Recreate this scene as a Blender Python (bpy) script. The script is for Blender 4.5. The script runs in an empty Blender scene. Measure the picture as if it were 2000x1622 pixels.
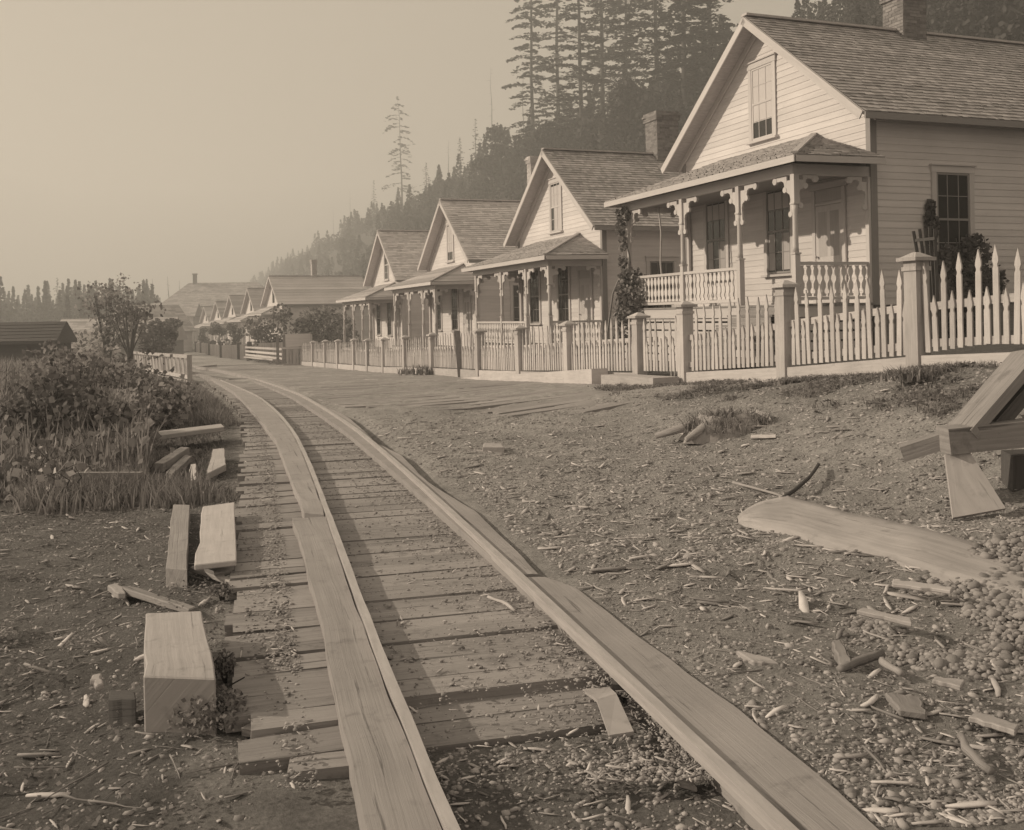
import bpy, math, random
import numpy as np
from mathutils import Vector, Matrix, noise
random.seed(7); rng = np.random.default_rng(7)
C = bpy.context.scene.collection
# ------------------------------------------------------------------ camera model
F = 1950.0; CX = 1000.0; CY = 617.0; CAMH = 1.6; TH = math.atan(.02)
def uv(x, y):
    du, dv = x-CX, y-CY
    return (du*math.cos(TH)-dv*math.sin(TH))/F, (du*math.sin(TH)+dv*math.cos(TH))/F
_a = math.atan(750/1950)
N = (math.cos(_a), math.sin(_a)); D = (-N[1], N[0])          # N: away from the street, D: down the street
def sc(x, y): return D[0]*x+D[1]*y, N[0]*x+N[1]*y
def xy(s, c): return D[0]*s+N[0]*c, D[1]*s+N[1]*c
def sst(a, b, x):
    t = np.clip((x-a)/(b-a), 0, 1); return t*t*(3-2*t)
TRK_Y = [-6, 3.1, 5, 7.2, 10.9, 15.5, 19.8, 24, 28, 34, 45, 60, 90]
TRK_X = [2.4, .22, -.3, -.85, -1.7, -3.0, -4.5, -6.0, -7.6, -10.4, -16, -24, -42]
def terrain(x, y, lift=True):
    x = np.asarray(x, float); y = np.asarray(y, float)
    s = D[0]*x+D[1]*y; c = N[0]*x+N[1]*y
    z = np.interp(s, [-50, 13, 21, 110, 240, 2000], [0, 0, -.096, -2.23, -3.5, -3.5])
    B = np.interp(s, [-5, 8.7, 9.75, 12.1, 15.4, 17, 20, 24, 28], [.95, .83, .68, .46, .24, .2, .1, .02, 0])
    z = z+B*sst(5.2, 8.9, c)
    z = z+np.interp(s, [0, 19, 30, 40], [.5, .5, .15, .1])*sst(9.4, 13, c)
    z = z+(44*sst(42, 102, c)+4*sst(102, 300, c))*(1-.35*sst(500, 900, s))
    off = x-np.interp(y, TRK_Y, TRK_X)
    if lift: z = z+.095*sst(.45, .74, off)*(1-sst(30, 40, y))
    z = z-.10*sst(-1.35, -1.9, off)*1.0-2.0*sst(-7, -45, off)
    z = z+18*sst(-150, -330, off)*sst(60, 200, y)
    return z
def tz(x, y, lift=True): return float(terrain(x, y, lift))
def ray(x, y, Y):
    u, v = uv(x, y); return Vector((u*Y, Y, CAMH-v*Y))
def gp(x, y, h=0.0, lift=True):
    u, v = uv(x, y); a = 2.0; st = .1
    while a < 900:
        b = a+st
        if CAMH-v*b < tz(u*b, b, lift)+h: break
        a = b; st *= 1.03
    for _ in range(22):
        m = (a+b)/2
        if CAMH-v*m < tz(u*m, m, lift)+h: b = m
        else: a = m
    return Vector((u*b, b, CAMH-v*b))
# ------------------------------------------------------------------ mesh builder
class MB:
    def __init__(s): s.v = []; s.f = []; s.t = []; s.u = []; s.sm = []
    def add(s, vs, fs, uvs=None, tone=None, smooth=False):
        o = len(s.v); s.v += [tuple(p) for p in vs]
        if tone is None: tone = random.uniform(-1, 1)
        for i, f in enumerate(fs):
            s.f.append(tuple(o+k for k in f)); s.t.append(tone); s.sm.append(smooth)
            s.u.append(uvs[i] if uvs else None)
    def quad(s, a, b, c, d, uv=None, tone=None): s.add([a, b, c, d], [(0, 1, 2, 3)], [uv] if uv else None, tone)
    def beam(s, p, q, w, h, up=(0, 0, 1), tone=None, w2=None, h2=None, jit=0):
        p, q = Vector(p), Vector(q); ax = (q-p); L = ax.length; ax = ax/max(L, 1e-6); up = Vector(up)
        sd = ax.cross(up)
        if sd.length < 1e-4: sd = ax.cross(Vector((0, 1, 0)))
        sd.normalize(); u = sd.cross(ax)
        w2 = w if w2 is None else w2; h2 = h if h2 is None else h2
        vs = []
        for (c, ww, hh) in ((p, w, h), (q, w2, h2)):
            for a, b in ((-1, -1), (1, -1), (1, 1), (-1, 1)):
                k = c+sd*(a*ww/2)+u*(b*hh/2)
                if jit: k = k+Vector([random.uniform(-jit, jit) for _ in range(3)])
                vs.append(k)
        r = random.uniform(0, 50); r2 = random.uniform(0, 50)
        fs = [(4, 5, 1, 0), (5, 6, 2, 1), (6, 7, 3, 2), (7, 4, 0, 3), (0, 1, 2, 3), (7, 6, 5, 4)]
        uvs = []; acc = r2
        for k in range(4):
            d_ = (w if k % 2 == 0 else h)
            uvs.append([(r+L, acc), (r+L, acc+d_), (r, acc+d_), (r, acc)]); acc += d_
        uvs += [[(r2, r), (r2+.3*w, r), (r2+.3*w, r+h), (r2, r+h)]]*2
        s.add(vs, fs, uvs, tone)
    def box(s, x0, x1, y0, y1, z0, z1, tone=None):
        dx, dy, dz = x1-x0, y1-y0, z1-z0; cx, cy, cz = (x0+x1)/2, (y0+y1)/2, (z0+z1)/2
        if dx >= dy and dx >= dz: s.beam((x0, cy, cz), (x1, cy, cz), dy, dz, tone=tone)
        elif dy >= dz: s.beam((cx, y0, cz), (cx, y1, cz), dx, dz, tone=tone)
        else: s.beam((cx, cy, z0), (cx, cy, z1), dx, dy, up=(0, 1, 0), tone=tone)
    def prism(s, pts, o, ex, ey, en, th, tone=None):
        o, ex, ey, en = Vector(o), Vector(ex), Vector(ey), Vector(en); n = len(pts)
        vs = [o+ex*a+ey*b for a, b in pts]+[o+ex*a+ey*b+en*th for a, b in pts]
        fs = [tuple(range(n-1, -1, -1)), tuple(range(n, 2*n))]+[(k, (k+1) % n, n+(k+1) % n, n+k) for k in range(n)]
        u1 = [(b, a) for a, b in pts]
        uvs = [u1[::-1], u1]+[[(0, 0), (.1, 0), (.1, .1), (0, .1)]]*n
        s.add(vs, fs, uvs, tone)
    def tube(s, pts, rad, n=8, tone=None, smooth=True, cap=True, rough=0):
        pts = [Vector(p) for p in pts]; m = len(pts)
        if not hasattr(rad, '__len__'): rad = [rad]*m
        vs = []; L = 0; ls = []
        for i, p in enumerate(pts):
            t = (pts[min(i+1, m-1)]-pts[max(i-1, 0)]).normalized()
            a = t.cross(Vector((.31, .95, .05)) if abs(t.z) > .6 else Vector((0, 0, 1))).normalized(); b = t.cross(a)
            if i: L += (pts[i]-pts[i-1]).length
            ls.append(L)
            for k in range(n):
                th = 2*math.pi*k/n; rr = rad[i]*(1+random.uniform(-rough, rough))
                vs.append(p+a*(rr*math.cos(th))+b*(rr*math.sin(th)))
        fs = []; uvs = []
        for i in range(m-1):
            for k in range(n):
                k2 = (k+1) % n
                fs.append((i*n+k, i*n+k2, (i+1)*n+k2, (i+1)*n+k))
                uvs.append([(ls[i], k/n), (ls[i], (k+1)/n), (ls[i+1], (k+1)/n), (ls[i+1], k/n)])
        if cap:
            fs += [tuple(range(n-1, -1, -1)), tuple(range((m-1)*n, m*n))]; uvs += [[(0, 0)]*n]*2
        s.add(vs, fs, uvs, tone, smooth)
    def build(s, name, mat, parent=None):
        me = bpy.data.meshes.new(name); me.from_pydata(s.v, [], s.f)
        ul = me.uv_layers.new(name='UVMap'); buf = np.zeros((len(me.loops), 2), np.float32); k = 0
        for f, q in zip(s.f, s.u):
            n = len(f)
            if q: buf[k:k+n] = q
            else:
                for j, vi in enumerate(f): buf[k+j] = (s.v[vi][0]+s.v[vi][1], s.v[vi][2])
            k += n
        ul.data.foreach_set('uv', buf.ravel())
        at = me.attributes.new('tone', 'FLOAT', 'FACE'); at.data.foreach_set('value', np.array(s.t, np.float32))
        me.polygons.foreach_set('use_smooth', np.array(s.sm, bool))
        me.materials.append(mat); me.update()
        o = bpy.data.objects.new(name, me); C.objects.link(o)
        if parent: o.parent = parent
        return o
def npmesh(name, V, faces, tone, mat, smooth=False, parent=None):
    """faces: list of int arrays (m,k) ; tone: list of matching (m,) arrays"""
    me = bpy.data.meshes.new(name)
    nl = sum(f.size for f in faces); npf = sum(len(f) for f in faces)
    me.vertices.add(len(V)); me.vertices.foreach_set('co', np.asarray(V, np.float32).ravel())
    me.loops.add(nl); me.loops.foreach_set('vertex_index', np.concatenate([f.ravel() for f in faces]).astype(np.int32))
    me.polygons.add(npf)
    sizes = np.concatenate([np.full(len(f), f.shape[1]) for f in faces])
    me.polygons.foreach_set('loop_start', (np.cumsum(sizes)-sizes).astype(np.int32))
    me.update(calc_edges=True)
    at = me.attributes.new('tone', 'FLOAT', 'FACE'); at.data.foreach_set('value', np.concatenate(tone).astype(np.float32))
    if smooth: me.polygons.foreach_set('use_smooth', np.ones(npf, bool))
    me.materials.append(mat); me.validate()
    o = bpy.data.objects.new(name, me); C.objects.link(o)
    if parent: o.parent = parent
    return o
def inst(tv, tf, pos, mats, tone):
    """template verts (k,3), faces list of arrays -> stacked"""
    n = len(pos); k = len(tv)
    V = (np.einsum('nij,kj->nki', mats, tv)+pos[:, None, :]).reshape(-1, 3)
    off = (np.arange(n)*k)[:, None, None]
    fs = [(f[None]+off).reshape(-1, f.shape[1]) for f in tf]
    ts = [np.repeat(tone, len(f)) for f in tf]
    return V, fs, ts
def rotm(n, tilt=math.pi, full=True):
    """random rotation matrices"""
    if full:
        q = rng.normal(size=(n, 4)); q /= np.linalg.norm(q, axis=1)[:, None]
    else:
        az = rng.uniform(0, 2*math.pi, n); ti = np.clip(rng.normal(0, tilt, n), -1.6*tilt, 1.6*tilt); ta = rng.uniform(0, 2*math.pi, n)
        qz = np.stack([np.cos(az/2), 0*az, 0*az, np.sin(az/2)], 1)
        qt = np.stack([np.cos(ti/2), np.sin(ti/2)*np.cos(ta), np.sin(ti/2)*np.sin(ta), 0*ti], 1)
        a, b = qt, qz
        q = np.stack([a[:, 0]*b[:, 0]-a[:, 1]*b[:, 1]-a[:, 2]*b[:, 2]-a[:, 3]*b[:, 3],
                      a[:, 0]*b[:, 1]+a[:, 1]*b[:, 0]+a[:, 2]*b[:, 3]-a[:, 3]*b[:, 2],
                      a[:, 0]*b[:, 2]-a[:, 1]*b[:, 3]+a[:, 2]*b[:, 0]+a[:, 3]*b[:, 1],
                      a[:, 0]*b[:, 3]+a[:, 1]*b[:, 2]-a[:, 2]*b[:, 1]+a[:, 3]*b[:, 0]], 1)
    w, x, y, z = q.T
    return np.stack([np.stack([1-2*(y*y+z*z), 2*(x*y-w*z), 2*(x*z+w*y)], 1),
                     np.stack([2*(x*y+w*z), 1-2*(x*x+z*z), 2*(y*z-w*x)], 1),
                     np.stack([2*(x*z-w*y), 2*(y*z+w*x), 1-2*(x*x+y*y)], 1)], 1)
LEAF = (np.array([[0, -.5, 0], [.5, 0, .08], [0, .5, 0], [-.5, 0, .08]]), [np.array([[0, 1, 2, 3]])])
def leaves(name, pos, size, mat, parent=None, flat=None, aspect=1.0):
    n = len(pos); R = rotm(n) if flat is None else rotm(n, flat, False)
    sz = np.asarray(size)*np.ones(n); S = np.stack([sz*aspect, sz, sz], 1)
    V, f, t = inst(LEAF[0], LEAF[1], np.asarray(pos), R*S[:, None, :], rng.uniform(-1, 1, n))
    return npmesh(name, V, f, t, mat, parent=parent)
def blades(pos, h, w, lean=.35, curl=.3):
    n = len(pos); az = rng.uniform(0, 2*math.pi, n); ln = rng.normal(0, lean, n); la = rng.uniform(0, 2*math.pi, n)
    sd = np.stack([np.cos(az), np.sin(az), 0*az], 1)*(np.asarray(w)*np.ones(n))[:, None]*.5
    dr = np.stack([np.cos(la)*ln, np.sin(la)*ln, np.ones(n)], 1)*(np.asarray(h)*np.ones(n))[:, None]
    p = np.asarray(pos); m = p+dr*.55+sd*0; tip = p+dr; tip[:, :2] += (dr*curl)[:, :2]
    V = np.stack([p-sd, p+sd, m+sd*.8, m-sd*.8, tip], 1).reshape(-1, 3)
    o = (np.arange(n)*5)[:, None]
    t = rng.uniform(-1, 1, n)
    return V, [o+np.array([[0, 1, 2, 3]]), o+np.array([[3, 2, 4]])], [t, t]
def merge(parts):
    V = []; F4 = {}; o = 0
    for v, fs, ts in parts:
        V.append(v)
        for f, t in zip(fs, ts): F4.setdefault(f.shape[1], []).append((f+o, t))
        o += len(v)
    fs = [np.concatenate([a for a, b in F4[k]]) for k in F4]; ts = [np.concatenate([b for a, b in F4[k]]) for k in F4]
    return np.concatenate(V), fs, ts
def tag(o, label=None, cat=None, group=None, kind=None):
    if label: o['label'] = label
    if cat: o['category'] = cat
    if group: o['group'] = group
    if kind: o['kind'] = kind
    return o
def thing(name, label, cat, loc=(0, 0, 0), rz=0, group=None):
    o = bpy.data.objects.new(name, None); C.objects.link(o); o.location = loc; o.rotation_euler = (0, 0, rz)
    o.empty_display_size = .2
    return tag(o, label, cat, group)
ROWZ = math.atan2(-D[1], -D[0])
# ------------------------------------------------------------------ materials
def mat(name, L, rough=.8, var=.25, tone=.15, scale=4, stretch=(1, 1, 1), bump=.2, bscale=None, coord='UV', spec=.3, detail=6, fine=None, trans=0, crack=0):
    m = bpy.data.materials.new(name); m.use_nodes = True; nt = m.node_tree; n = nt.nodes; l = nt.links
    b = n['Principled BSDF']; b.inputs['Roughness'].default_value = rough; b.inputs['Specular IOR Level'].default_value = spec
    tc = n.new('ShaderNodeTexCoord'); mp = n.new('ShaderNodeMapping'); mp.inputs['Scale'].default_value = stretch
    l.new(tc.outputs[coord], mp.inputs[0])
    nz = n.new('ShaderNodeTexNoise'); nz.inputs['Scale'].default_value = scale; nz.inputs['Detail'].default_value = detail; nz.inputs['Roughness'].default_value = .65
    l.new(mp.outputs[0], nz.inputs['Vector'])
    at = n.new('ShaderNodeAttribute'); at.attribute_name = 'tone'
    def math_(op, a, c):
        k = n.new('ShaderNodeMath'); k.operation = op
        for i, q in enumerate((a, c)):
            if isinstance(q, (int, float)): k.inputs[i].default_value = q
            else: l.new(q, k.inputs[i])
        return k.outputs[0]
    mr = n.new('ShaderNodeMapRange'); mr.inputs[1].default_value = .25; mr.inputs[2].default_value = .75
    mr.inputs[3].default_value = 1-var; mr.inputs[4].default_value = 1+var; l.new(nz.outputs[0], mr.inputs[0])
    f = math_('ADD', mr.outputs[0], math_('MULTIPLY', at.outputs['Fac'], tone))
    if fine:
        nf = n.new('ShaderNodeTexNoise'); nf.inputs['Scale'].default_value = fine[0]; nf.inputs['Detail'].default_value = 4
        l.new(tc.outputs['Object'], nf.inputs['Vector'])
        f = math_('ADD', f, math_('MULTIPLY', math_('SUBTRACT', nf.outputs[0], .5), fine[1]))
    ck = None
    if crack:       # long dark checks running with the grain, and scattered nail or knot stains
        m2 = n.new('ShaderNodeMapping'); m2.inputs['Scale'].default_value = (.55, 16, 1); l.new(tc.outputs[coord], m2.inputs[0])
        n3 = n.new('ShaderNodeTexNoise'); n3.inputs['Scale'].default_value = 1.6; n3.inputs['Detail'].default_value = 5; n3.inputs['Roughness'].default_value = .6; l.new(m2.outputs[0], n3.inputs['Vector'])
        r3 = n.new('ShaderNodeMapRange'); r3.inputs[1].default_value = .61; r3.inputs[2].default_value = .68; r3.inputs[3].default_value = 1; r3.inputs[4].default_value = 1-crack; l.new(n3.outputs[0], r3.inputs[0])
        n4 = n.new('ShaderNodeTexNoise'); n4.inputs['Scale'].default_value = 7; n4.inputs['Detail'].default_value = 5; n4.inputs['Roughness'].default_value = .7; l.new(tc.outputs['Object'], n4.inputs['Vector'])
        r4 = n.new('ShaderNodeMapRange'); r4.inputs[1].default_value = .56; r4.inputs[2].default_value = .70; r4.inputs[3].default_value = 1; r4.inputs[4].default_value = 1-crack*.6; l.new(n4.outputs[0], r4.inputs[0])
        ck = r3.outputs[0]; f = math_('MULTIPLY', math_('MULTIPLY', f, r3.outputs[0]), r4.outputs[0])
    vm = n.new('ShaderNodeVectorMath'); vm.operation = 'SCALE'; vm.inputs[0].default_value = (L, L*.945, L*.945); l.new(f, vm.inputs[3])
    l.new(vm.outputs[0], b.inputs['Base Color'])
    if bump:
        bp = n.new('ShaderNodeBump'); bp.inputs['Strength'].default_value = bump; bp.inputs['Distance'].default_value = .02
        if bscale:
            n2 = n.new('ShaderNodeTexNoise'); n2.inputs['Scale'].default_value = bscale; n2.inputs['Detail'].default_value = 8; l.new(mp.outputs[0], n2.inputs['Vector'])
            l.new(n2.outputs[0], bp.inputs['Height'])
        elif ck: l.new(math_('ADD', math_('MULTIPLY', nz.outputs[0], .5), ck), bp.inputs['Height'])
        else: l.new(nz.outputs[0], bp.inputs['Height'])
        l.new(bp.outputs[0], b.inputs['Normal'])
    if trans:
        tr = n.new('ShaderNodeBsdfTranslucent'); l.new(vm.outputs[0], tr.inputs['Color']); mx = n.new('ShaderNodeMixShader'); mx.inputs[0].default_value = trans
        l.new(b.outputs[0], mx.inputs[1]); l.new(tr.outputs[0], mx.inputs[2]); l.new(mx.outputs[0], n['Material Output'].inputs[0])
    return m
M = {}
M['paint'] = mat('white_paint', .72, .7, .10, .06, 2.2, (.25, 5, 1), .1, fine=(1.0, .28), crack=.10)
M['trim'] = mat('trim_paint', .62, .6, .10, .06, 3, (.4, 4, 1), .06)
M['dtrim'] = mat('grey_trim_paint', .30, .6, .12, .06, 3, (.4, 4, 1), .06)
M['fence'] = mat('fence_whitewash', .54, .85, .16, .16, 4, (.6, 8, 1), .2, fine=(1.6, .45), crack=.22)
M['shingle'] = mat('cedar_shingle', .46, .85, .25, .30, 5, (1, 8, 1), .4, fine=(.8, .35))
M['pshingle'] = mat('porch_shingle', .46, .85, .2, .22, 5, (1, 8, 1), .3, fine=(.8, .25))
M['fshingle'] = mat('pale_shingle', .62, .85, .2, .22, 5, (1, 6, 1), .3, fine=(.6, .3))
M['brick'] = mat('chimney_brick', .26, .9, .25, .25, 8, (1, 1, 1), .4)
M['plank'] = mat('deck_plank', .32, .85, .22, .17, 3.2, (.55, 14, 1), .5, fine=(.9, .45), crack=.55)
M['stringer'] = mat('stringer_timber', .38, .85, .08, .1, 3, (.4, 24, 1), .35, fine=(2.2, .45), crack=.45)
M['iron'] = mat('worn_iron', .45, .45, .25, .05, 3, (1, 6, 1), .1, spec=.6)
M['board'] = mat('sawn_board', .40, .75, .16, .1, 3, (.6, 10, 1), .3, fine=(3, .35), crack=.45)
M['greyboard'] = mat('weathered_board', .28, .85, .28, .15, 3, (.5, 12, 1), .5, fine=(2, .4), crack=.5)
M['darkboard'] = mat('dark_board', .10, .85, .28, .15, 3, (.5, 12, 1), .5)
M['paleboard'] = mat('pale_board', .52, .7, .14, .1, 3, (.6, 9, 1), .25, fine=(4, .3), crack=.35)
M['bark'] = mat('bark', .085, .95, .35, .2, 6, (1, 4, 1), .6)
M['snag'] = mat('dead_wood', .17, .9, .25, .2, 6, (1, 4, 1), .4)
M['needle'] = mat('needles', .052, .9, .2, .35, 1, bump=0, coord='Object', trans=.15)
M['foliage'] = mat('leaf', .17, .8, .2, .4, 1, bump=0, coord='Object', trans=.35)
M['forest'] = mat('forest_leaf', .06, .9, .3, .4, .08, bump=0, coord='Object', trans=.15)
M['weed'] = mat('weed', .30, .85, .5, .6, .45, bump=0, coord='Object', trans=.4)
M['grass'] = mat('grass_blade', .27, .85, .4, .5, .8, bump=0, coord='Object', trans=.35)
M['rose'] = mat('rose_leaf', .22, .7, .2, .7, 3, bump=0, coord='Object', trans=.2)
M['spike'] = mat('pale_flower', .42, .8, .2, .4, 6, bump=0, coord='Object')
M['pebble'] = mat('pebble', .33, .8, .2, .45, 9, bump=.2, coord='Object')
M['cobble'] = mat('cobble', .30, .75, .25, .3, 14, bump=.3, coord='Object')
M['chip'] = mat('wood_chip', .46, .8, .2, .55, 9, bump=.1, coord='Object')
M['log'] = mat('driftwood', .43, .85, .2, .1, 3, (.5, 12, 1), .5, fine=(3, .5), crack=.4)
M['stump'] = mat('stump_wood', .36, .9, .35, .2, 4, (1, 6, 1), .8)
M['curtain'] = mat('blind_cloth', .6, .9, .06, .05, 2, bump=0)
M['lace'] = mat('lace_curtain', .5, .9, .15, .1, 3, (12, .6, 1), .1)
def glass():
    m = bpy.data.materials.new('window_glass'); m.use_nodes = True; nt = m.node_tree; n = nt.nodes; l = nt.links; b = n['Principled BSDF']
    b.inputs['Base Color'].default_value = (.03, .029, .028, 1); b.inputs['Roughness'].default_value = .05; b.inputs['IOR'].default_value = 1.6
    tc = n.new('ShaderNodeTexCoord'); nz = n.new('ShaderNodeTexNoise'); nz.inputs['Scale'].default_value = 3; l.new(tc.outputs['Object'], nz.inputs['Vector'])
    bp = n.new('ShaderNodeBump'); bp.inputs['Strength'].default_value = .12; bp.inputs['Distance'].default_value = .05; l.new(nz.outputs[0], bp.inputs['Height']); l.new(bp.outputs[0], b.inputs['Normal'])
    return m
M['glass'] = glass()
def ground_mat():
    m = bpy.data.materials.new('ground_soil'); m.use_nodes = True; nt = m.node_tree; n = nt.nodes; l = nt.links; b = n['Principled BSDF']
    b.inputs['Roughness'].default_value = .95; b.inputs['Specular IOR Level'].default_value = .15
    tc = n.new('ShaderNodeTexCoord')
    def nz(s, d=6, r=.6):
        k = n.new('ShaderNodeTexNoise'); k.inputs['Scale'].default_value = s; k.inputs['Detail'].default_value = d; k.inputs['Roughness'].default_value = r; l.new(tc.outputs['Object'], k.inputs['Vector']); return k.outputs[0]
    def mp(x, a, c, lo, hi):
        k = n.new('ShaderNodeMapRange'); k.inputs[1].default_value = a; k.inputs[2].default_value = c; k.inputs[3].default_value = lo; k.inputs[4].default_value = hi; l.new(x, k.inputs[0]); return k.outputs[0]
    def mul(a, c):
        k = n.new('ShaderNodeMath'); k.operation = 'MULTIPLY'; l.new(a, k.inputs[0]); l.new(c, k.inputs[1]); return k.outputs[0]
    big = mp(nz(.35, 4), .3, .7, .75, 1.25); mid = mp(nz(5, 8, .7), .3, .7, .72, 1.28); fin = mp(nz(45, 4, .7), .3, .7, .7, 1.3)
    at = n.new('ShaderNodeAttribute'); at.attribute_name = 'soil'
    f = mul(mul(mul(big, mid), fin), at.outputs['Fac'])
    vm = n.new('ShaderNodeVectorMath'); vm.operation = 'SCALE'; vm.inputs[0].default_value = (1, .96, .95); l.new(f, vm.inputs[3]); l.new(vm.outputs[0], b.inputs['Base Color'])
    bp = n.new('ShaderNodeBump'); bp.inputs['Strength'].default_value = 1; bp.inputs['Distance'].default_value = .05; l.new(nz(17, 9, .78), bp.inputs['Height']); l.new(bp.outputs[0], b.inputs['Normal'])
    return m
M['ground'] = ground_mat()
HAZE = .0020; EXPO = 0.53; SKYPOW = .12; SKYMUL = 2.45
# ------------------------------------------------------------------ camera, sky, sun, haze
sc_ = bpy.context.scene
cam = bpy.data.cameras.new('camera'); co = bpy.data.objects.new('camera', cam); C.objects.link(co)
cam.sensor_width = 36; cam.sensor_fit = 'HORIZONTAL'; cam.lens = F/2000*36; cam.shift_y = -(811-CY)/2000
cam.clip_start = .1; cam.clip_end = 3000
co.matrix_world = Matrix.Translation((0, 0, CAMH)) @ Matrix.Rotation(math.pi/2, 4, 'X') @ Matrix.Rotation(-TH, 4, 'Z')
sc_.camera = co
AZ = math.radians(84); EL = math.radians(25.5)
S = Vector((-math.sin(AZ)*math.cos(EL), math.cos(AZ)*math.cos(EL), math.sin(EL)))
sl = bpy.data.lights.new('sun', 'SUN'); sl.energy = 3.15; sl.angle = math.radians(.7); sl.color = (1, .86, .665)
so = bpy.data.objects.new('sun', sl); C.objects.link(so); so.rotation_euler = S.to_track_quat('Z', 'Y').to_euler(); so.location = (-40, 20, 60)
w = bpy.data.worlds.new('World'); sc_.world = w; w.use_nodes = True; nt = w.node_tree; bg = nt.nodes['Background']
sk = nt.nodes.new('ShaderNodeTexSky'); sk.sky_type = 'NISHITA'; sk.sun_disc = False; sk.sun_elevation = EL; sk.sun_rotation = -AZ
sk.dust_density = 6; sk.air_density = 1.0; sk.altitude = 0
bw = nt.nodes.new('ShaderNodeRGBToBW'); nt.links.new(sk.outputs[0], bw.inputs[0])
pw = nt.nodes.new('ShaderNodeMath'); pw.operation = 'POWER'; pw.inputs[1].default_value = SKYPOW; nt.links.new(bw.outputs[0], pw.inputs[0])
vm = nt.nodes.new('ShaderNodeVectorMath'); vm.operation = 'SCALE'; vm.inputs[0].default_value = (SKYMUL, SKYMUL*.85, SKYMUL*.655); nt.links.new(pw.outputs[0], vm.inputs[3])
nt.links.new(vm.outputs[0], bg.inputs[0]); bg.inputs[1].default_value = .12
sc_.view_settings.view_transform = 'Standard'; sc_.view_settings.look = 'None'; sc_.view_settings.gamma = 1; sc_.view_settings.exposure = EXPO
sc_.view_settings.use_curve_mapping = False
sc_.cycles.max_bounces = 5; sc_.cycles.diffuse_bounces = 2; sc_.cycles.glossy_bounces = 2; sc_.cycles.transparent_max_bounces = 4; sc_.cycles.volume_bounces = 1
sc_.cycles.use_denoising = True
if HAZE > 0:
    b = MB(); b.beam((-10, -30, 64), (-10, 1010, 64), 860, 148)
    hm = bpy.data.materials.new('haze_air'); hm.use_nodes = True; nt = hm.node_tree; nt.nodes.clear()
    pv = nt.nodes.new('ShaderNodeVolumePrincipled'); pv.inputs['Color'].default_value = (.985, .985, .985, 1); pv.inputs['Density'].default_value = HAZE; pv.inputs['Anisotropy'].default_value = .2
    om = nt.nodes.new('ShaderNodeOutputMaterial'); nt.links.new(pv.outputs[0], om.inputs['Volume'])
    tag(b.build('haze', hm), kind='stuff')
# ------------------------------------------------------------------ ground sheet
def axis(lo, hi, mid, fine, growth):
    a = [mid]; st = fine
    while a[-1] < hi: a.append(a[-1]+st); st = st*growth if abs(a[-1]-mid) > 6 else st
    b = [mid]; st = fine
    while b[-1] > lo: b.append(b[-1]-st); st = st*growth if abs(b[-1]-mid) > 6 else st
    return np.array(b[:0:-1]+a)
gx = np.clip(axis(-425, 405, .3, .10, 1.035), -425, 405); gy = np.clip(axis(-25, 985, 7, .10, 1.035), -25, 985)
GX, GY = np.meshgrid(gx, gy); Z = terrain(GX, GY)
off = GX-np.interp(GY, TRK_Y, TRK_X)
mask = np.where(off > 0, np.clip((off-.75)*2, 0, 1), np.clip((-off-1.3)*2, 0, 1))*(1-.6*sst(8.3, 8.8, N[0]*GX+N[1]*GY))
R_ = np.zeros_like(Z); near = (np.abs(GX) < 60) & (GY < 90)
for i, j in zip(*np.nonzero(near)):
    p = Vector((GX[i, j], GY[i, j], 0)); R_[i, j] = .055*noise.noise(p*.9)+.035*noise.noise(p*2.7)+.03*noise.noise(p*5.5)
Z = Z+R_*mask
Z = Z-.03*(1-np.clip(-off-1.1, 0, 1))*(1-sst(.3, .6, off))*sst(3.4, 4.0, GY)-.004*sst(4.0, 3.4, GY)*(np.abs(off) < .5)     # bed under the planks
def gridz(x, y):
    x = np.asarray(x, float); y = np.asarray(y, float); i = np.clip(np.searchsorted(gx, x)-1, 0, len(gx)-2); j = np.clip(np.searchsorted(gy, y)-1, 0, len(gy)-2)
    u = (x-gx[i])/np.maximum(gx[i+1]-gx[i], 1e-6); v = (y-gy[j])/np.maximum(gy[j+1]-gy[j], 1e-6)
    return (Z[j, i]*(1-u)+Z[j, i+1]*u)*(1-v)+(Z[j+1, i]*(1-u)+Z[j+1, i+1]*u)*v
V = np.stack([GX, GY, Z], -1).reshape(-1, 3); ny, nx = GX.shape
ii = np.arange(ny-1)[:, None]*nx+np.arange(nx-1)[None]
f = np.stack([ii, ii+1, ii+nx+1, ii+nx], -1).reshape(-1, 4)
g = npmesh('ground', V, [f], [np.zeros(len(f))], M['ground'], True)
s_ = D[0]*GX+D[1]*GY; c_ = N[0]*GX+N[1]*GY
soil = np.full(GX.shape, .39)
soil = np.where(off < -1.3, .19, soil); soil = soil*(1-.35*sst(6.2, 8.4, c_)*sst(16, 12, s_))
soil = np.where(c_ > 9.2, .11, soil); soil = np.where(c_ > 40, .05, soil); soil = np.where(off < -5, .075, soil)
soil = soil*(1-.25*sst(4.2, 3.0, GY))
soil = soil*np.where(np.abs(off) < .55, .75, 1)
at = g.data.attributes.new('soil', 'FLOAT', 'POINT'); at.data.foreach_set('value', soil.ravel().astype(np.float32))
tag(g, kind='structure')
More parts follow.
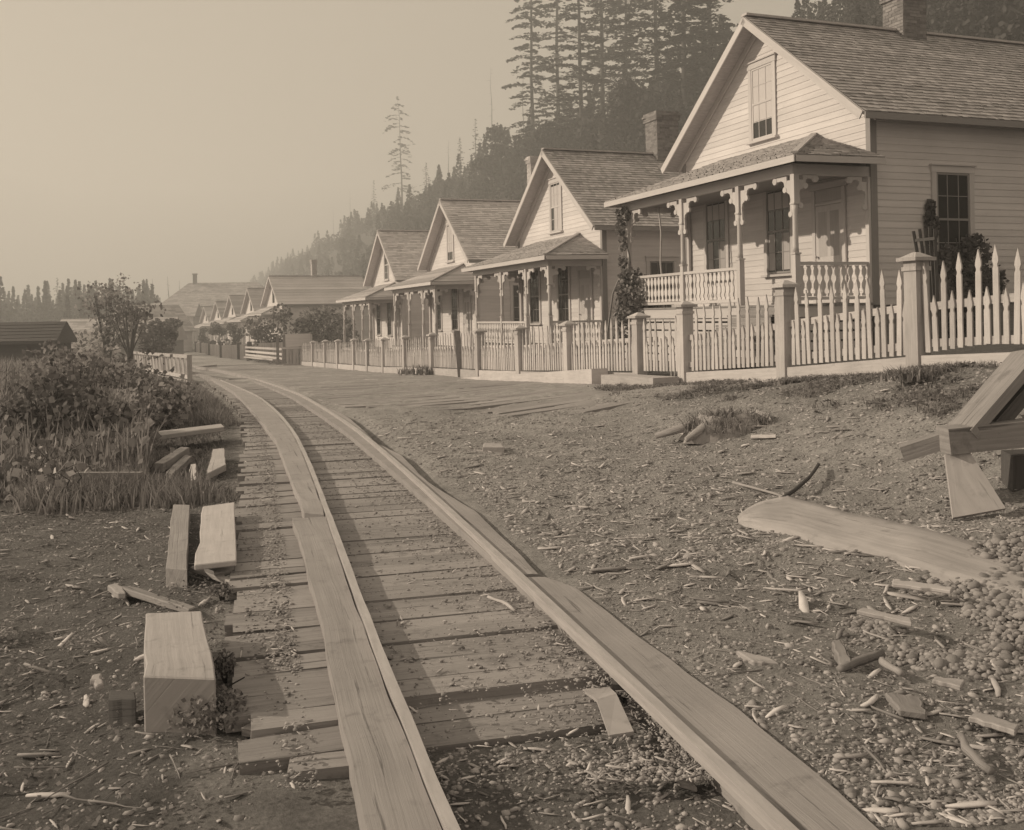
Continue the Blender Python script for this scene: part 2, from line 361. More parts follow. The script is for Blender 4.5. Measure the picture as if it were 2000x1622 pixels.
# ------------------------------------------------------------------ plank deck and tramway
DH = .05; SH = .115
def px(pts, h): return [gp(a, b, h, h == 0) for a, b in pts]
def along(pts, k=None):
    ys = np.array([p.y for p in pts]); xs = np.array([p.x for p in pts]); o = np.argsort(ys); return ys[o], xs[o]
inner_l = px([(1000, 1830), (890, 1640), (855, 1555), (800, 1420), (740, 1255), (700, 1150), (655, 1030), (625, 950), (590, 870), (550, 815), (500, 775), (450, 750), (410, 734), (370, 722)], SH)
inner_r = px([(1760, 1830), (1535, 1635), (1453, 1550), (1336, 1463), (1258, 1396), (1142, 1278), (1053, 1194), (935, 1076), (856, 1007), (782, 942), (708, 878), (634, 824), (560, 778), (480, 742), (420, 726), (375, 719)], DH)
groove = px([(1720, 1775), (1550, 1618), (1476, 1550), (1367, 1447), (1258, 1350), (1152, 1243), (1053, 1160), (964, 1076), (870, 990), (790, 905), (722, 855), (640, 803), (560, 762), (480, 735), (420, 722.5), (375, 717)], SH)
deck_l = px([(520, 1640), (500, 1430), (490, 1400), (462, 1330), (443, 1240), (448, 1180), (455, 1130), (460, 1060), (466, 1000), (470, 950), (472, 900), (480, 850), (470, 800), (440, 770), (405, 746), (370, 731)], DH)
def fit(pts, deg):
    ys, xs = along(pts); c = np.polyfit(ys, xs, deg, w=1/np.sqrt(ys)); lo, hi = ys[0], ys[-1]
    return lambda y: float(np.polyval(c, min(max(y, lo), hi)))
fIL, fIR, fGR = fit(inner_l, 5), fit(inner_r, 5), fit(groove, 5)
yl, xl = along(deck_l); fDL = lambda y: float(np.interp(y, yl, xl))
# planks
pb = MB(); y = 3.62; k = 0
YE = 33.0
y_full = gp(1000, 1368, DH).y
while y < YE:
    wd = random.uniform(.17, .27)
    x0 = fDL(y); t = (fIL(y+.3)-fIL(y-.3))/.6; ang = math.atan(t)         # track heading
    ax = Vector((math.cos(ang), math.sin(-ang)*-1, 0)); ax = Vector((1, -t, 0)).normalized(); fw = Vector((-ax.y, ax.x, 0))
    xr = fIR(y)+.16; L0 = (x0-fIL(y)); L1 = xr-fIL(y)
    o = Vector((fIL(y), y, 0))
    a = o+ax*(L0*.99+random.uniform(-.05, .06)); b = o+ax*(L1/ax.x)
    for (p, q, which) in ((a, o+ax*.03, 'l'), (o+ax*.03, b, 'r')):
        top = DH+random.uniform(-.008, .006)
        if which == 'r' and y < y_full-.02: top -= .045
        if which == 'r' and y < gp(1000, 1452, 0).y: continue
        if which == 'l' and y < 3.72: continue
        zz = lambda v: tz(v.x, v.y, False)
        p = Vector((p.x, p.y, zz(p)+top-.03)); q = Vector((q.x, q.y, zz(q)+top-.03))
        if which == 'l': p.z = q.z+random.uniform(-.015, .005)
        n = 4; prev = p
        tn = random.uniform(-1, 1); yw = random.uniform(-.012, .012)
        pb.beam(p+fw*yw, q, wd-random.uniform(.001, .010), .06, tone=tn, jit=.004)
    y += wd*fw.y
tag(pb.build('plank_deck', M['plank']), kind='structure')
# planked street
pb = MB(); s = 13.3; jag = 0
while s < 64:
    wd = random.uniform(.22, .32)
    # start at the right stringer, end near the fence
    cs = np.linspace(-2, 8.7, 60); xs_, ys_ = xy(s, cs)
    ok = [c for c, X_, Y_ in zip(cs, xs_, ys_) if X_ > fGR(Y_)+.12 and Y_ < 34 or Y_ >= 34 and X_ > np.interp(Y_, TRK_Y, TRK_X)+.5]
    if ok:
        c0 = min(ok)+.1; c1 = 8.62
        cut = c0+random.uniform(.35, .6)*(c1-c0)
        if s < 19: c0 = max(c0, 8.6-(s-13.2)*1.25+random.uniform(-1.2, .9))
        for ca, cb in ((c0, cut), (cut+.01, c1)):
            if cb-ca < .3: continue
            A = xy(s+random.uniform(-.01, .01), ca); B = xy(s, cb); zt = .006+random.uniform(-.006, .006)
            m_ = [(xy(s, ca+(cb-ca)*u)) for u in (0, .5, 1)]
            for u in (0, 1):
                P, Q = m_[u], m_[u+1]
                pb.beam((P[0], P[1], tz(*P)+zt-.03), (Q[0], Q[1], tz(*Q)+zt-.03), wd-.012, .06, tone=random.uniform(-1, 1) if u == 0 else pb.t[-1])
    s += wd
tag(pb.build('plank_road', M['plank']), kind='structure')
# stringers and rails
tw = thing('tramway', 'curved wooden tramway of two broad timber stringers with iron strap rails on the plank deck', 'railway track', (0, 3.5, tz(0, 3.5)))
def strip(name, L, R, h, th, m, n=60, wob=.006, crown=.0, z_off=0.0):
    yl_, xl_ = along(L); yr_, xr_ = along(R); b = MB(); o = Vector(tw.location)
    sl_ = random.random()*99
    vs = []; us = []; ln = 0; pp = None
    for i in range(n+1):
        t = i/n; t = t**1.5
        a = Vector((0, yl_[0]+(yl_[-1]-yl_[0])*t, 0)); a.x = np.interp(a.y, yl_, xl_)
        c = Vector((0, yr_[0]+(yr_[-1]-yr_[0])*t, 0)); c.x = np.interp(c.y, yr_, xr_)
        a.x += wob*noise.noise(Vector((sl_, a.y*2.2, 0)))*2; c.x += wob*noise.noise(Vector((sl_+7, c.y*2.2, 0)))*2
        if pp is not None: ln += (a-pp).length
        pp = a.copy()
        row = []
        for q in (0, .33, .67, 1):
            p = a.lerp(c, q); z = tz(p.x, p.y, False)+h+z_off+crown*(.006*noise.noise(Vector((sl_+q*3, p.y*2.3, 5))))
            row.append(Vector((p.x, p.y, z))-o)
        w_ = (c-a).length
        vs += [row[0]-Vector((0, 0, th))]+row+[row[3]-Vector((0, 0, th))]
        us.append((ln, [-.15, 0, w_*.33, w_*.67, w_, w_+.15]))
    fs = []; uvs = []
    for i in range(n):
        for k in range(5):
            fs.append((i*6+k, i*6+k+1, (i+1)*6+k+1, (i+1)*6+k))
            uvs.append([(us[i][0]+sl_, us[i][1][k]), (us[i][0]+sl_, us[i][1][k+1]), (us[i+1][0]+sl_, us[i+1][1][k+1]), (us[i+1][0]+sl_, us[i+1][1][k])])
    e = n*6
    fs += [(0, 5, 4, 3, 2, 1), (e, e+1, e+2, e+3, e+4, e+5)]; uvs += [[(0, 0), (0, .3), (.1, .3), (.1, .2), (.1, .1), (.1, 0)]]*2
    fs = [f[::-1] for f in fs]; uvs = [u[::-1] for u in uvs]
    b.add(vs, fs, uvs, random.uniform(-1, 1)); return b.build(name, m, tw)
SHp = lambda p: px(p, SH)
cut = lambda P_: [Vector((fIL(P_[0].y+(P_[-1].y-P_[0].y)*k/40)-.043, P_[0].y+(P_[-1].y-P_[0].y)*k/40, 0)) for k in range(41)]
strip('stringer', SHp([(790, 1830), (715, 1622), (700, 1555), (650, 1330), (625, 1200), (600, 1100), (572, 1012)]), cut(SHp([(990, 1830), (880, 1622), (855, 1555), (800, 1420), (740, 1255), (700, 1150), (655, 1030), (649, 1010)])), SH, .19, M['stringer'], crown=1)
strip('stringer', SHp([(594, 1004), (590, 985), (570, 940), (555, 900), (540, 862), (518, 833), (500, 810), (455, 765), (415, 742), (385, 729), (355, 721)]), cut(SHp([(648, 1007), (625, 950), (590, 870), (550, 815), (500, 775), (450, 750), (410, 734), (370, 722)])), SH+.006, .19, M['stringer'], crown=1)
gr = lambda a, b: [p for p in groove if a <= p.y <= b]
def gpt(y): return Vector((fGR(y), y, 0))
def grange(a, b, n=24): return [gpt(a+(b-a)*i/n) for i in range(n+1)]
ro = [SHp([(1900, 1775), (1715, 1620), (1640, 1547), (1531, 1459), (1437, 1381), (1336, 1311), (1238, 1236), (1172, 1184), (1127, 1150), (1062, 1127)]),
      SHp([(1053, 1121), (994, 1061), (925, 997), (836, 942), (782, 888), (740, 868)]),
      SHp([(727, 858), (680, 815), (619, 786), (560, 756), (520, 742), (480, 731), (440, 724), (410, 719), (375, 714)])]
for R in ro:
    a, b = R[0].y, R[-1].y
    strip('stringer', grange(a, b), R, SH+random.uniform(-.004, .004), .19, M['stringer'], crown=.8)
for f_, w0, w1, hh in ((fGR, -.075, -.004, .0), (fIL, -.052, -.004, .03)):
    pass
ya, yb = 2.6, 31.5
strip('rail', [Vector((fIR(y)+.004, y, 0)) for y in np.linspace(ya, yb, 90)], [Vector((fGR(y)-.008, y, 0)) for y in np.linspace(ya, yb, 90)], SH-.010, .16, M['stringer'], n=80, wob=0)
strip('rail', [Vector((fGR(y)-.055, y, 0)) for y in np.linspace(ya, yb, 90)], [Vector((fGR(y)-.012, y, 0)) for y in np.linspace(ya, yb, 90)], SH+.024, .05, M['iron'], n=80, wob=0)
strip('rail', [Vector((fIL(y)-.036, y, 0)) for y in np.linspace(ya, yb, 90)], [Vector((fIL(y)+.004, y, 0)) for y in np.linspace(ya, yb, 90)], SH+.022, .05, M['iron'], n=80, wob=.002)
# ------------------------------------------------------------------ cottages
HW = 3.55; EH = 3.85; SLP = .75; PD = 1.82
def siding(b, o, ex, en, z0, z1, xr, st=.14, tone_var=1.0):
    o, ex, en = Vector(o), Vector(ex), Vector(en); z = z0; up = Vector((0, 0, 1))
    while z < z1-1e-3:
        zt = min(z+st, z1); a0, a1 = xr(z); b0, b1 = xr(zt)
        if a1-a0 < .03: break
        P = lambda x, zz, q: o+ex*x+up*zz+en*q
        r = random.random()*30; t = random.uniform(-1, 1)*tone_var
        b.quad(P(a0, z, .013), P(a1, z, .013), P(b1, zt, .002), P(b0, zt, .002), [(r+a0, z), (r+a1, z), (r+b1, zt), (r+b0, zt)], t)
        b.quad(P(a0, z, .002), P(a1, z, .002), P(a1, z, .013), P(a0, z, .013), None, t)
        z = zt
def shingles(b, o, eu, ev, en, ulo, uhi, vmax, row=.15, wid=.13, fine=True, off=.0):
    """rows run along eu, v climbs along ev; ulo/uhi are functions of v"""
    o, eu, ev, en = Vector(o), Vector(eu), Vector(ev), Vector(en); v = 0; rt = 0
    while v < vmax-1e-3:
        vt = min(v+row*1.02, vmax); a, c = ulo(v), uhi(v); a2, c2 = ulo(vt), uhi(vt); u = a; first = True
        rt = random.uniform(-.5, .5)
        while u < c-1e-3:
            w_ = (wid*random.uniform(.6, 1.5)) if fine else (c-a)
            un = min(u+w_, c)
            if c-un < wid*.4: un = c
            ta = (u-a)/max(c-a, 1e-6); tb = (un-a)/max(c-a, 1e-6)
            j = random.uniform(-.022, .012) if fine else 0; lift = .018+(random.uniform(0, .010) if fine else 0)
            p0 = o+eu*u+ev*(v+j)+en*(off+lift); p1 = o+eu*(un-.004)+ev*(v+j)+en*(off+lift)
            p2 = o+eu*(a2+(c2-a2)*tb)+ev*vt+en*(off+.003); p3 = o+eu*(a2+(c2-a2)*ta)+ev*vt+en*(off+.003)
            r = random.random()*40; t = max(-1, min(1, random.uniform(-.75, .75)+rt))
            b.quad(p0, p1, p2, p3, [(r, 0), (r+.13, 0), (r+.13, .15), (r, .15)], t)
            b.quad(p0-en*(lift-.002), p1-en*(lift-.002), p1, p0, None, t-.5)
            u = un
        if vt >= vmax-1e-6: break
        v = vt-row*.02
def window(root, o, ex, en, w, h, name='window', blind=None, lod=0, trim='trim', dark=False):
    """o: bottom centre of the glazed opening on the wall plane"""
    o, ex, en = Vector(o), Vector(ex), Vector(en); up = Vector((0, 0, 1)); b = MB(); tr = M[trim]
    P = lambda x, z, q: o+ex*x+up*z+en*q
    cw = .115
    for sg in (-1, 1): b.beam(P(sg*(w/2+cw/2), -.02, .032), P(sg*(w/2+cw/2), h, .032), cw, .03, up=en)
    b.beam(P(-w/2-cw-.02, h+.07, .036), P(w/2+cw+.02, h+.07, .036), .038, .14)
    b.beam(P(-w/2-cw-.05, h+.155, .045), P(w/2+cw+.05, h+.155, .045), .09, .03)
    root_w = b.build(name, tr, root)
    b = MB(); sw = .045
    for sg in (-1, 1): b.beam(P(sg*(w/2-sw/2), .0, .026), P(sg*(w/2-sw/2), h, .026), sw, .018, up=en)
    for z, t in ((sw/2, sw), (h/2, sw), (h-sw/2, sw)): b.beam(P(-w/2+sw, z, .027), P(w/2-sw, z, .027), .02, t)
    if lod < 2:
        for k in (1, 2): b.beam(P(-w/2+w*k/3, sw, .026), P(-w/2+w*k/3, h-sw, .026), .016, .012, up=en)
        for z in (h*.25, h*.75): b.beam(P(-w/2+sw, z, .0255), P(w/2-sw, z, .0255), .011, .014)
    b.build('sash', M['dtrim'] if dark else M['trim'], root_w)
    b = MB(); b.quad(P(-w/2, 0, .0205), P(w/2, 0, .0205), P(w/2, h, .0205), P(-w/2, h, .0205)); b.build('pane', M['glass'], root_w)
    b = MB(); b.beam(P(-w/2-cw-.05, -.045, .055), P(w/2+cw+.05, -.045, .055), .11, .05); b.build('sill', tr, root_w)
    if blind:
        for (x0, x1, z0, z1, mm) in blind:
            b = MB(); b.quad(P(x0*w, z0*h, .0225), P(x1*w, z0*h, .0225), P(x1*w, z1*h, .0225), P(x0*w, z1*h, .0225)); b.build('blind' if mm == 'curtain' else 'curtain', M[mm], root_w)
    return root_w
def bracket(b, o, ex, en, r=.52, rz=.72, th=.04):
    """sawn scroll bracket: o = post/beam corner (under the beam), ex away from the post, down along the post"""
    o, ex, en = Vector(o), Vector(ex), Vector(en); dn = Vector((0, 0, -1)); o = o-en*th/2
    out = []; n = 12
    for i in range(n+1):       # concave outer sweep from beam end to post foot, with sawn ripple
        t = i/n; a = t*math.pi/2
        x = r*(1-math.sin(a)*.93)+.03*math.sin(t*math.pi*5); z = rz*(1-math.cos(a)*.93)+.03*math.sin(t*math.pi*5)
        out.append((x, max(z, .03)))
    pts = [(0.005, .0), (r+.02, .0)]+out+[(.005, rz)]
    inn = []
    b.prism([(r*.30, .004), (r+.02, .004)]+out[:5]+[(r*.30, .16)], o, ex, dn, en, th)
    b.prism([(.004, .10), (r*.42, .10)]+[(x*.98, z) for x, z in out[4:]]+[(.004, rz)], o+en*.002, ex, dn, en, th-.004)
    for (cx, cz, rr) in ((r*1.0, .07, .07), (.06, rz, .06), (r*.42, rz*.36, .06)):
        b.prism([(cx+rr*math.cos(2*math.pi*k/10), cz+rr*math.sin(2*math.pi*k/10)) for k in range(10)], o-en*.006, ex, dn, en, th+.012)
def baluster_pts(h, w=.125):
    pr = [(.0, .5), (.08, .5), (.10, .28), (.18, .22), (.28, .48), (.42, .5), (.50, .30), (.56, .18), (.64, .22), (.74, .46), (.84, .5), (.92, .36), (.95, .22), (.97, .4), (1, .4)]
    R = [(w*b, h*a) for a, b in pr]; return R+[(-x, z) for x, z in R[::-1]]
POSTS = (3.52, 1.65, -.65, -3.3)
def house(s, zf, label, lod=0, chim=True, roofm='shingle', bal=True, bigbr=False, wing=False, dep=9.0, gblind=None, posts=POSTS, pbl=None, c=13.85, name='cottage', yaw=0, chm='brick', chh=1.4, chw=.7, side_win=True, curt=None):
    X_, Y_ = xy(s, c); root = thing(name, label, 'house', (X_, Y_, zf), ROWZ+math.radians(yaw), 'white gabled cottages of the row')
    ex, ey, ez = Vector((1, 0, 0)), Vector((0, 1, 0)), Vector((0, 0, 1)); RZ = EH+SLP*HW
    st = .14 if lod < 2 else .5
    tri = lambda z: (-HW, HW) if z <= EH else (-(RZ-z)/SLP, (RZ-z)/SLP)
    gz = min(tz(*xy(s-HW, c)), tz(*xy(s+HW, c)))-zf-.3; gz = min(gz, -.35)
    b = MB()
    siding(b, (0, 0, 0), ex, -ey, -.05, RZ, tri, st)
    for sg in (1, -1): siding(b, (sg*HW, 0, 0), ey*sg if sg > 0 else -ey, ex*sg, -.05, EH, (lambda z: (0, dep)) if sg > 0 else (lambda z: (-dep, 0)), st)
    siding(b, (0, dep, 0), -ex, ey, -.05, RZ, tri, st if lod == 0 else .5)
    b.build('wall', M['paint'], root)
    for sg in (-1, 1):
        b = MB(); b.beam((sg*(HW-.025), -.031, -.05), (sg*(HW-.025), -.031, EH-.05), .13, .025, up=(0, 1, 0)); b.beam((sg*(HW+.028), .0455, -.05), (sg*(HW+.028), .0455, EH-.15), .13, .025, up=(1, 0, 0))
        b.build('corner_board', M['trim'] if lod else M['dtrim'], root)
    b = MB(); b.box(-HW+.03, HW-.03, .03, dep-.03, gz, -.06); b.build('foundation', M['greyboard'], root)
    # roof
    oh, fo = .40, .48; nrm = math.hypot(1, SLP); vm_ = (HW+oh)*nrm
    b = MB(); top = RZ+.16
    for sg in (1, -1):
        ev = Vector((-sg/nrm, 0, SLP/nrm)); en = Vector((sg*SLP/nrm, 0, 1/nrm)); eu = Vector((0, 1, 0)) if sg > 0 else Vector((0, -1, 0))
        o = Vector((sg*(HW+oh), 0, top-SLP*(HW+oh)))
        lo, hi = (-fo, dep+.3) if sg > 0 else (-dep-.3, fo)
        shingles(b, o, eu, ev, en, lambda v: lo, lambda v: hi, vm_, row=.16 if lod < 2 else .5, fine=lod < 2, wid=.14 if lod == 0 else .22)
        for y0, y1 in ((-fo+.004, dep+.296),):                                  # boarded deck under the shingles
            A = o+ev*.0; Bp = o+ev*vm_
            b.add([A+ey*y0-en*.004, A+ey*y1-en*.004, Bp+ey*y1-en*.004, Bp+ey*y0-en*.004, A+ey*y0-en*.08, A+ey*y1-en*.08, Bp+ey*y1-en*.08, Bp+ey*y0-en*.08],
                  [(0, 1, 2, 3), (7, 6, 5, 4), (0, 4, 5, 1), (0, 3, 7, 4), (1, 5, 6, 2)], None, 0)
    b.beam((0, -fo, top+.03), (0, dep+.3, top+.03), .22, .05)
    ro_ = b.build('roof', M[roofm], root)
    if wing:   # rear wing with its own ridge behind
        b = MB(); b.box(-HW+.5, HW-.2, dep, dep+7, gz, EH-.6, tone=0); b.build('rear_wing', M['paint'], root)
        b = MB(); t2 = top-.35
        for sg in (1, -1): b.prism([(0, 0), (vm_-.1, 0), (vm_-.1, .08), (0, .08)], Vector((sg*(HW+.2), dep+.2, t2-SLP*(HW+.2))), Vector((-sg/nrm, 0, SLP/nrm)), Vector((sg*SLP/nrm, 0, 1/nrm)), ey, 7.2, tone=sg*.3)
        b.build('rear_roof', M[roofm], root)
    for sg in (1, -1):      # rake boards and soffit
        ev = Vector((-sg/nrm, 0, SLP/nrm)); en = Vector((sg*SLP/nrm, 0, 1/nrm)); o = Vector((sg*(HW+oh), 0, top-SLP*(HW+oh)))
        b = MB(); pA = o-ey*(fo+.016)-en*.10+ev*.02; pB = o-ey*(fo+.016)-en*.10+ev*(vm_-.02)
        b.beam(pA, pB, .03, .17, up=en)
        b.beam(o-ey*.04-en*.15+ev*.1, o-ey*.04-en*.15+ev*(vm_-.1), .04, .14, up=en)
        b.build('rake_board', M['trim'], ro_)
    b = MB()
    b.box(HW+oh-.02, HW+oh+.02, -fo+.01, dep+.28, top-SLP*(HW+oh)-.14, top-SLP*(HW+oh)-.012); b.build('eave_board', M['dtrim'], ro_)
    if chim:
        b = MB(); y = 4.2; z = top-.5; hh = chh+.5; w_ = chw/2; nb = 0
        while z < top-.5+hh:
            g = 0.0 if z < top-.5+hh-.34 else (.05 if z < top-.5+hh-.17 else .09)
            if z > top-.5+hh-.09: g = .05
            per = [(-w_-g, -w_-g), (w_+g, -w_-g), (w_+g, w_+g), (-w_-g, w_+g)]
            for k in range(4):
                A, B_ = Vector((*per[k], 0)), Vector((*per[(k+1) % 4], 0)); L_ = (B_-A).length; u = 0; sft = .1 if nb % 2 else .2
                nn = Vector(((B_-A).y, -(B_-A).x, 0)).normalized()
                while u < L_-1e-3:
                    un = min(u+sft, L_); sft = .2
                    jj = random.uniform(0, .012); a_ = A+(B_-A)*(u/L_)+nn*jj+Vector((0, y, 0)); c_2 = A+(B_-A)*((un-.01)/L_)+nn*jj+Vector((0, y, 0))
                    b.quad(a_+ez*z, c_2+ez*z, c_2+ez*(z+.068), a_+ez*(z+.068)); u = un
            z += .08; nb += 1
        b.box(-w_+.004, w_-.004, y-w_+.004, y+w_-.004, top-.5, top-.5+hh-.02, tone=.3)
        b.build('chimney', M[chm], root)
    # windows and door
    if lod < 2:
        window(root, (0, 0, EH+.03), ex, -ey, .82, 1.68, blind=gblind, lod=lod)
        window(root, (.53, 0, .72), ex, -ey, .88, 1.92, blind=curt, lod=lod, dark=True); window(root, (-2.05, 0, .72), ex, -ey, .88, 1.92, blind=curt, lod=lod, dark=True)
        if side_win: window(root, (HW, 2.06, .72), ey, ex, .88, 1.92, lod=lod, dark=True)
        window(root, (HW, 6.6, .72), ey, ex, .88, 1.92, lod=lod, dark=True)
    else:
        b = MB(); b.box(-.35, .35, -.06, -.03, EH+.1, EH+1.6, tone=0); b.build('window', M['glass'], root)
    if lod < 2:
        dx = 2.28
        b = MB(); b.box(dx-.42, dx+.42, -.045, -.02, .02, 2.08); b.box(dx-.53, dx-.43, -.06, -.02, 0, 2.42); b.box(dx+.43, dx+.53, -.06, -.02, 0, 2.42); b.box(dx-.6, dx+.6, -.07, -.02, 2.425, 2.56); b.box(dx-.42, dx+.42, -.055, -.02, 2.09, 2.15)
        for (x0, x1, z0, z1) in ((-.33, -.04, .2, .85), (.04, .33, .2, .85)): b.box(dx+x0, dx+x1, -.056, -.0455, z0, z1)
        dr = b.build('door', M['trim'], root)
        b = MB()
        for (x0, x1, z0, z1) in ((-.33, -.05, 1.0, 1.95), (.05, .33, 1.0, 1.95), (-.41, .41, 2.16, 2.41)): b.quad((dx+x0, -.047, z0), (dx+x1, -.047, z0), (dx+x1, -.047, z1), (dx+x0, -.047, z1))
        b.build('door_glass', M['lace'], dr)
        b = MB(); b.tube([(dx-.36, -.046, 1.0), (dx-.36, -.08, 1.0), (dx-.36, -.09, 1.0), (dx-.36, -.12, 1.0)], [.012, .012, .03, .012], 8); b.build('handle', M['iron'], dr)
    # porch
    PE = 2.80; PT = 3.62; ov = .33; xe = HW+.43; xp = 1.85
    A = Vector((xe, -PD-ov, PE)); B_ = Vector((-xe, -PD-ov, PE)); Pr = Vector((xp, -.03, PT)); Pl = Vector((-xp, -.03, PT)); Rr = Vector((xe, -.03, PE+.03)); Lr = Vector((-xe, -.03, PE+.03))
    b = MB()
    def hip(p0, p1, q0, q1):     # eave p0->p1 , top q0->q1 (q may coincide)
        eu = (p1-p0).normalized(); nn = (p1-p0).cross(q0-p0).normalized(); ev = nn.cross(eu); L_ = (p1-p0).length
        V_ = (q0-p0).dot(ev); ua = (q0-p0).dot(eu); ub = (q1-p0).dot(eu)
        shingles(b, p0, eu, ev, nn, lambda v: ua*v/V_, lambda v: L_+(ub-L_)*v/V_, V_*.995, row=.15 if lod < 2 else .4, fine=lod < 1, wid=.14)
        b.add([p0-nn*.004, p1-nn*.004, q1-nn*.004, q0-nn*.004, p0-nn*.05, p1-nn*.05, q1-nn*.05, q0-nn*.05], [(7, 6, 5, 4), (0, 4, 5, 1)], None, 0)
    hip(B_, A, Pl, Pr); hip(A, Rr, Pr, Pr); hip(Lr, B_, Pl, Pl)
    b.beam(A+ez*.04, Pr+ez*.04, .12, .04)
    pr_ = b.build('porch_roof', M['pshingle'], root)
    b = MB(); b.beam(A+Vector((.005, -.012, -.075)), B_+Vector((-.005, -.012, -.075)), .03, .13); b.beam(A+Vector((.012, .02, -.075)), Rr+Vector((.012, 0, -.085)), .03, .12)
    b.beam(B_+Vector((-.012, .02, -.075)), Lr+Vector((-.012, 0, -.085)), .03, .12); b.build('fascia', M['trim'], pr_)
    b = MB(); b.box(-HW, HW, -PD-.06, -PD+.06, 2.50, 2.70); b.box(HW-.12, HW, -PD+.065, -.03, 2.50, 2.70); b.box(-HW, -HW+.12, -PD+.065, -.03, 2.50, 2.70); b.build('frieze', M['trim'], root)
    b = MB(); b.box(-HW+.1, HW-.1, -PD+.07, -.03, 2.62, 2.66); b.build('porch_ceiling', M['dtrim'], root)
    b = MB(); nfl = 18
    for k in range(nfl): b.box(-HW-.05, HW+.05, -PD-.12+k*(PD+.09)/nfl, -PD-.12+(k+1)*(PD+.09)/nfl-.006, -.04, -.002)
    b.build('porch_floor', M['greyboard'], root)
    b = MB(); b.box(-HW-.02, HW+.02, -PD-.10, -PD-.07, -.26, -.045); b.box(HW-.01, HW+.02, -PD-.065, -.03, -.26, -.045)
    z = gz
    if lod < 2:
        while z < -.28: b.box(-HW, HW, -PD-.06, -PD-.04, z, min(z+.15, -.27)); b.box(HW-.03, HW-.01, -PD-.03, -.04, z, min(z+.15, -.27)); z += .19
    b.build('skirt', M['trim'], root)
    for i, x in enumerate(posts):
        b = MB(); px_ = min(max(x, -HW+.03), HW-.03)
        if lod < 2:
            b.box(px_-.06, px_+.06, -PD-.06+.001, -PD+.06-.001, 0, .95); b.box(px_-.06, px_+.06, -PD-.059, -PD+.059, 1.95, 2.497)
            for z, rr in ((.955, .075), (1.92, .075)): b.box(px_-rr, px_+rr, -PD-rr, -PD+rr, z, z+.03)
            b.tube([(px_, -PD, .985), (px_, -PD, 1.1), (px_, -PD, 1.8), (px_, -PD, 1.92)], [.066, .058, .052, .066], 8)
        else: b.box(px_-.06, px_+.06, -PD-.06, -PD+.06, gz, 2.5)
        pp = b.build('porch_post', M['trim'], root)
        if lod < 2:
            rr, rz_ = (.62, .8) if bigbr else (.54, .76)
            for sg in (1, -1):
                if (sg > 0 and i == 0) or (sg < 0 and i == len(posts)-1): continue
                b = MB(); bracket(b, (px_+sg*.06, -PD, 2.497), ex*sg, ey, rr, rz_); b.build('bracket', M['trim'], pp)
            if i in (0, len(posts)-1):
                b = MB(); bracket(b, (px_, -PD+.06, 2.497), ey, ex, .42, .6); b.build('bracket', M['trim'], pp)
                b = MB(); b.box(px_-.05, px_+.05, -.10, -.03, 0, 2.495); b.build('pilaster', M['trim'], root)
                b = MB(); bracket(b, (px_, -.10, 2.497), -ey, ex, .42, .6); b.build('bracket', M['trim'], pp)
    if bal and lod < 2:
        runs = [((posts[3]+.06, -PD), (posts[2]-.06, -PD)), ((posts[2]+.06, -PD), (posts[1]-.06, -PD)), ((HW-.06, -PD+.06), (HW-.06, -.1))]
        for (p, q) in runs:
            p, q = Vector((*p, 0)), Vector((*q, 0)); dr_ = (q-p); L_ = dr_.length; dr_.normalize(); en = Vector((dr_.y, -dr_.x, 0))
            b = MB(); b.beam(p+ez*.78, q+ez*.78, .09, .06); b.beam(p+ez*.10, q+ez*.10, .06, .06); rl = b.build('railing', M['trim'], root)
            n = max(2, round(L_/.165))
            for k in range(n):
                b = MB(); b.prism(baluster_pts(.60), p+dr_*((k+.5)*L_/n)+ez*.14-en*.012, dr_, ez, en, .024); b.build('baluster', M['paint'], rl)
    if lod < 2:
        b = MB(); nst = max(1, int(-gz/.2))
        for k in range(nst): b.box(1.75, 3.3, -PD-.14-.28*(k+1), -PD-.14-.28*k, -.2*(k+1)-.04, -.2*(k+1)); b.box(1.78, 3.27, -PD-.15-.28*k, -PD-.135-.28*k, -.2*(k+1)-.0, -.2*k-.05)
        b.build('step', M['greyboard'], root)
    return root
gb1 = [(-.44, .44, .30, .97, 'curtain')]
lace = [(-.44, -.16, .04, .47, 'lace'), (.12, .44, .04, .47, 'lace'), (-.44, .44, .76, .96, 'curtain')]
house(19.5, 1.72, 'nearest white clapboard cottage with a scrollwork porch beyond the tall fence posts', 0, gblind=[(-.44, .44, .26, .98, 'curtain')], curt=lace, chh=1.1)
house(31.55, .60, 'second white cottage from the camera, with striped shingle roof and tall brick chimney', 0, gblind=[(-.44, .44, .5, .93, 'curtain'), (-.2, .44, .03, .49, 'curtain')], bal=True, chh=1.5, chw=.85)
house(43.65, .28, 'third white cottage along the street, with big porch brackets and pale roof', 1, roofm='fshingle', bigbr=True, gblind=[(-.44, .44, .25, .95, 'curtain')], bal=False, chw=.5, chh=2.1, chm='fence')
house(55.8, -.08, 'fourth white cottage, the last before the bushy vacant lot, with a pale roof', 1, roofm='fshingle', bigbr=True, bal=False, chim=False)
house(103.3, -.55, 'white cottage with a long pale side roof standing past the vacant lot', 2, roofm='fshingle', wing=True, chim=True, chw=.5, chh=1.6, yaw=5.5, chm='fence')
for yw_, s_h, zr, lb in ((6, 123, 5.45, 'first small white gable behind the long roofed cottage'), (7.5, 146, 5.2, 'second small white gable behind the long roofed cottage'), (8.5, 170, 4.85, 'tiny white gable, third behind the long roofed cottage'), (9, 197, 4.4, 'very small pale gable, fourth behind the long roofed cottage'), (9, 226, 4.1, 'faintest pale gable at the far row end, before the big hipped roof')):
    house(s_h, zr-6.6, lb, 2, chim=False, yaw=yw_)
